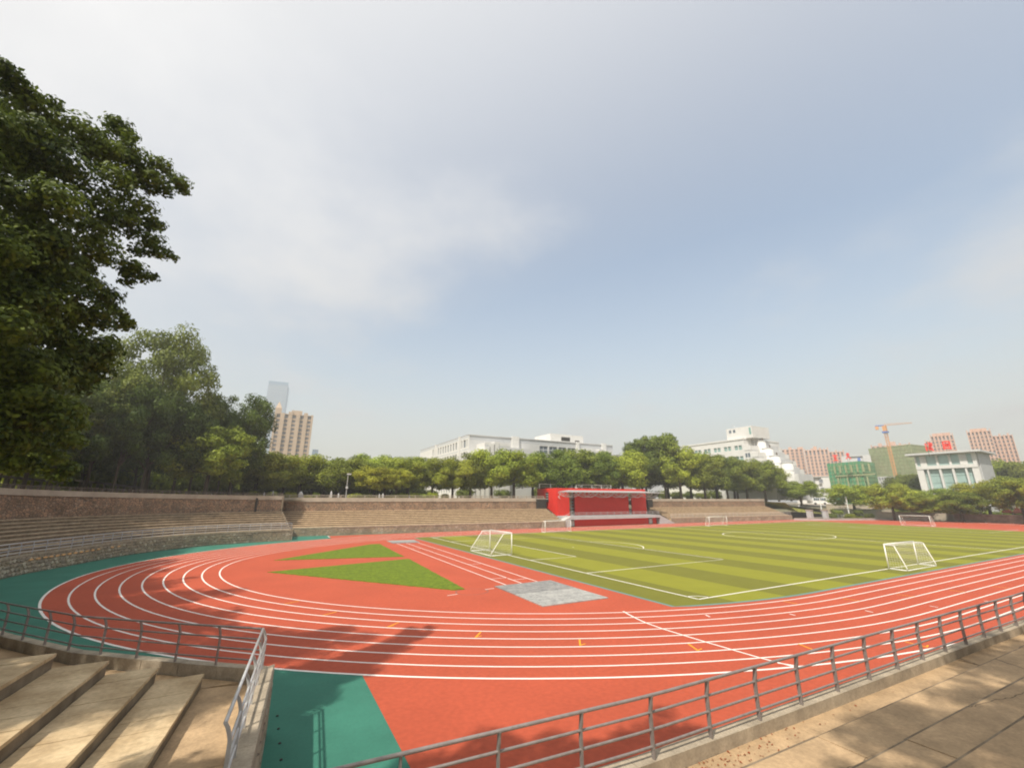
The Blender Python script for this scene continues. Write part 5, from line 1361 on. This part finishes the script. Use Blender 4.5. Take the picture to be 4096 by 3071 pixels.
def low_wall(name, label, pts, z0, z1, th, m_):
    t = thing(name, label, 'wall', (*pts[0], z0))
    for (x0, y0), (x1, y1) in zip(pts, pts[1:]):
        L_ = math.hypot(x1 - x0, y1 - y0); d_ = ((x1 - x0) / L_, (y1 - y0) / L_)
        n_ = max(1, round(L_ / 6))
        for k in range(n_): MB().obox((x0, y0), d_, L_ * k / n_ + .01, L_ * (k + 1) / n_ - .01, -th, 0, z0, z1).build('wall_panel', m_, t)
        MB().obox((x0, y0), d_, 0, L_, -th - .1, .1, z1 + .003, z1 + .15).build('coping', 'coping', t)
    return t
def gd(u, d): return POL(AZ(u), d)
low_wall('low_wall', 'low grey kerb wall that closes the far end of the red track', [G(3178, 2079), G(3300, 2080), G(3500, 2079), G(3700, 2080), G(3900, 2083), G(4180, 2088)], -.05, .5, .5, 'greywall')
low_wall('low_wall', 'pale beige wall behind the far goal', [gd(3492, 214), gd(3592, 214), gd(3800, 214)], 0, 2.6, .4, 'paving')
low_wall('retaining_wall', 'lower beige retaining wall stepping up the slope behind the topiary', [gd(3330, 222), gd(3400, 222), gd(3560, 224)], 0, 3.4, .8, 'paving')
low_wall('retaining_wall', 'upper beige retaining wall on the slope below the parked bus', [gd(3300, 236), gd(3420, 236), gd(3540, 240)], 0, 5.0, .8, 'paving')
low_wall('board_fence', 'dark weathered board fence under the yellowing tree', [gd(3798, 208), gd(3900, 208), gd(4012, 206), gd(4160, 204)], 0, 2.4, .2, 'board')
structure(MB().sheet([(150, 60), gd(3300, 236.5), gd(3420, 236.5), gd(3540, 240.5), gd(3560, 330), gd(3200, 330), (131, 110)], 4.9).build('road', 'paving'))
for (u0, v0), (u1, v1), d_, lb_ in (((3283, 1992), (3288, 2046), 212, 'white lamp pole in front of the bus'), ((3388, 1990), (3394, 2042), 214, 'white lamp pole by the retaining walls past the bus'), ((1392, 1898), (1383, 1992), ydist(1390, 54.5), 'white lamp post on the parapet of the sunlit terrace')):
    a, b = AT(u0, v0, d_), AT(u1, v1, d_); zb = 6.9 if u0 < 2000 else 0
    t = thing('lamp_post', lb_, 'lamp post', (b.x, b.y, zb))
    MB().tube([(b.x, b.y, zb), (b.x, b.y, a.z)], .10 if zb else .2, 8, .07 if zb else .16).build('pole', 'galv' if zb else 'goalwhite', t)
    MB().box(b.x - .25, b.x + .7, b.y - .2, b.y + .2, a.z + .003, a.z + .28).build('lamp_head', 'frame', t)
    MB().box(b.x - .22, b.x + .22, b.y - .2, b.y + .2, zb + (a.z - zb) * .45, zb + (a.z - zb) * .45 + .5).build('control_box', 'frame', t)
# bus
bp0 = AT(3252, 2014, 246); bp1 = AT(3312, 2014, 246); L_ = math.hypot(bp1.x - bp0.x, bp1.y - bp0.y); d_ = ((bp1.x - bp0.x) / L_, (bp1.y - bp0.y) / L_); p_ = (bp0.x, bp0.y)
bs = thing('bus', 'white parked coach with dark windows beyond the grass bank', 'bus', (bp0.x, bp0.y, 4.9))
MB().obox(p_, d_, 0, L_, -2.4, 0, 5.35, 8.1).build('body', 'buswhite', bs); MB().obox(p_, d_, .25, L_ - .25, -2.3, -.1, 8.103, 8.35).build('roof', 'buswhite', bs)
for k in range(6): MB().obox(p_, d_, .5 + (L_ - 1) * k / 6, .5 + (L_ - 1) * (k + .9) / 6, .002, .04, 6.7, 7.8).build('window', 'glass', bs)
for f in (.17, .8):
    x, y = p_[0] + d_[0] * L_ * f, p_[1] + d_[1] * L_ * f; n_ = (d_[1], -d_[0])
    o = MB().tube([(x + n_[0] * .05, y + n_[1] * .05, 5.38), (x - n_[0] * .3, y - n_[1] * .3, 5.38)], .48, 14).build('wheel', 'tyre', bs)
def car(u, d, zb, col, label):
    a = AT(u, 2014, d); az = AZ(u); dv = rot(az - math.pi / 2 + .2); p_ = (a.x, a.y)
    t = thing('parked_car', label, 'car', (a.x, a.y, zb))
    prof = [(0, .35), (0, .85), (.5, .95), (1.1, 1.45), (2.7, 1.48), (3.4, 1.0), (4.2, .85), (4.3, .4)]
    n_ = (dv[1], -dv[0]); vs = [(p_[0] + dv[0] * s + n_[0] * o_, p_[1] + dv[1] * s + n_[1] * o_, zb + z_) for o_ in (0, -1.7) for s, z_ in prof]
    k = len(prof); MB().add(vs, [tuple(range(k)), tuple(range(k, 2 * k))[::-1]] + [(i, (i + 1) % k, k + (i + 1) % k, k + i) for i in range(k)]).build('body', col, t)
    MB().obox(p_, dv, 1.15, 2.75, .003, .03, zb + 1.0, zb + 1.38).build('window', 'glass', t)
    for s in (.85, 3.4):
        x, y = p_[0] + dv[0] * s, p_[1] + dv[1] * s; MB().tube([(x + n_[0] * .03, y + n_[1] * .03, zb + .33), (x - n_[0] * .22, y - n_[1] * .22, zb + .33)], .33, 12).build('wheel', 'tyre', t)
car(3438, 240, 4.9, 'carpaint', 'blue parked car seen over the upper retaining wall')
car(3142, 232, 6.9, 'buswhite', 'white parked car under the trees near the stepped building')
car(3340, 246, 4.9, 'buswhite', 'white parked car beyond the lamp pole, past the bus')
# pale shed and pink market canopies at the far end
a, b = AT(3792, 2052, 224), AT(3930, 2052, 224); L_ = math.hypot(b.x - a.x, b.y - a.y); d_ = ((b.x - a.x) / L_, (b.y - a.y) / L_); p_ = (a.x, a.y)
sh = thing('shed', 'low shed with a pale sloping roof behind the board fence', 'shed', (a.x, a.y, 0))
MB().obox(p_, d_, 0, L_, -6, 0, 0, 3.0).build('wall', 'paving', sh); MB().obox(p_, d_, -.5, L_ + .5, -6.5, .6, 3.003, 4.6).build('roof', 'offwhite', sh)
for k in range(3):
    u0, u1 = 4008 + 44 * k, 4050 + 44 * k; a, b = AT(u0, 2050, 212), AT(u1, 2050, 212); L_ = math.hypot(b.x - a.x, b.y - a.y); d_ = ((b.x - a.x) / L_, (b.y - a.y) / L_); p_ = (a.x, a.y)
    t = thing('market_canopy', 'pink peaked canopy tent beyond the board fence', 'tent', (a.x, a.y, 0), 'pink canopy tents')
    n_ = (d_[1], -d_[0]); q = [(p_[0] + d_[0] * s + n_[0] * o_, p_[1] + d_[1] * s + n_[1] * o_) for s, o_ in ((0, 0), (L_, 0), (L_, -4), (0, -4))]
    c_ = (sum(x for x, _ in q) / 4, sum(y for _, y in q) / 4)
    MB().add([(*x, 2.9) for x in q] + [(*x, 3.4) for x in q] + [(*c_, 5.0)], [(0, 1, 5, 4), (1, 2, 6, 5), (2, 3, 7, 6), (3, 0, 4, 7), (4, 5, 8), (5, 6, 8), (6, 7, 8), (7, 4, 8)]).build('roof', 'pinktent', t)
    for x, y in q: MB().tube([(x, y, 0), (x, y, 2.9)], .06, 5).build('leg', 'frame', t)
# covered walkway behind the curved stand
for i, (u0, v0, d0, u1, v1, d1, lb_) in enumerate(((-60, 1893, 98, 255, 1926, 101, 'dark roofed walkway behind the shaded trees, the longer stretch'), (330, 1920, 104, 565, 1946, 107, 'dark roofed walkway behind the shaded trees, the stretch nearer the tan tower'))):
    a, b = AT(u0, v0, d0), AT(u1, v1, d1); t = thing('covered_walkway', lb_, 'walkway', (a.x, a.y, 6.9))
    L_ = math.hypot(b.x - a.x, b.y - a.y); d_ = ((b.x - a.x) / L_, (b.y - a.y) / L_); n_ = (d_[1], -d_[0])
    vs = []
    for (c_, s_) in ((a, 0), (b, L_)):
        for o_, dz in ((0, -.35), (0, 0), (-3, 0.25), (-3, -.1)): vs.append((c_.x + n_[0] * o_, c_.y + n_[1] * o_, c_.z + dz))
    MB().add(vs, [(0, 1, 2, 3), (7, 6, 5, 4), (0, 4, 5, 1), (1, 5, 6, 2), (2, 6, 7, 3), (3, 7, 4, 0)]).build('roof', 'darkstone', t)
    for k in range(9):
        f = (k + .3) / 9; x, y = a.x + (b.x - a.x) * f, a.y + (b.y - a.y) * f; zz = a.z + (b.z - a.z) * f - .36
        MB().box(x - .15, x + .15, y - .15, y + .15, 6.9, zz).build('post', 'darkstone', t)
for u, w_, h_ in ((1053, .35, 1.2), (1088, .3, 1.5), (1200, .9, 1.4), (1322, .4, 1.6), (1352, .35, 1.1), (1516, .35, 1.0), (1530, .4, 1.1)):
    x, y = POL(AZ(u), ydist(u, 54.0)); t = thing('stone_post', 'pale carved stone post standing behind the parapet of the sunlit terrace', 'stone post', (x, y, 6.9), 'pale stone posts behind the parapet')
    MB().box(x - w_ / 2, x + w_ / 2, y - w_ / 2, y + w_ / 2, 6.85, 7.3 + h_ * .75).build('shaft', 'offwhite', t); MB().cyl(x, y, 7.303 + h_ * .75, 7.4 + h_, w_ * .5, 10, w_ * .2).build('finial', 'offwhite', t)
# ------------------------------------------------------------------ haze
hm = bpy.data.materials.new('haze'); hm.use_nodes = True; t = hm.node_tree; t.nodes.clear()
pv = t.nodes.new('ShaderNodeVolumePrincipled'); pv.inputs['Color'].default_value = (1.0, 0.98, 0.95, 1); pv.inputs['Density'].default_value = 0.00066; pv.inputs['Anisotropy'].default_value = 0.2
oo = t.nodes.new('ShaderNodeOutputMaterial'); t.links.new(pv.outputs[0], oo.inputs['Volume'])
MATS['haze'] = hm
hz_o = MB().box(-1610, 1610, -1610, 1610, -1.1, 275).build('haze', 'haze'); hz_o['kind'] = 'stuff'; hz_o['label'] = 'pale even haze filling the air over the whole stadium'; hz_o['category'] = 'haze'

for i, (y, x, H) in enumerate(((-2, -77, 21), (6, -78, 22), (14, -78, 21), (22, -77, 22), (30, -76, 21), (38, -74, 22), (45, -71, 20))):
    plant_tree(P_BIG[i % 2], 'shade_tree', 'tall dark tree in the second rank behind the curved stand', 'second rank of trees behind the curved stand', x, y, 6.9, H, 5.8)
sp3 = [(-54.5 + a, -36.0 + b, z_, r_) for a, b, z_, r_ in ((0, 0, 14, 3.0), (2.4, 1.2, 13.5, 2.4), (-2.4, 1.8, 14.4, 2.6), (1.0, -2.6, 13, 2.6), (-2, -2.2, 15.6, 2.4), (.6, .8, 17.6, 2.4), (2.6, -.6, 16.0, 2.0), (0, 2.6, 12, 2.2), (1.8, 2.2, 18.5, 1.8))]
near_tree('leafy tree where the slab steps meet the curved stand, shading the bend', (-55.5, -36.5, 5.2), sp3, 20000, .13, 88, .3, 5.0, 8)

for i, (x, y, lb_) in enumerate(((-57.5, -31.5, 'tall leafy tree behind the bend whose shade reaches the near lanes'), (-59, -24, 'tall leafy tree behind the bend, second along the curved stand'), (-63, -15.5, 'tall leafy tree behind the bend, third along the curved stand'))):
    rt = random.Random(200 + i)
    sp = [(x + 3.6 * math.cos(a) * rt.uniform(.6, 1.2), y + 3.6 * math.sin(a) * rt.uniform(.6, 1.2), 18.5 + rt.uniform(-4.5, 4.5), rt.uniform(1.9, 2.7)) for a in np.linspace(0, 18.8, 14)[:-1]] + [(x, y, 18.5, 3.0)]
    near_tree(lb_, (x, y, 5.2), sp, 14000, .17, 210 + i, .36, 7.5, 9)
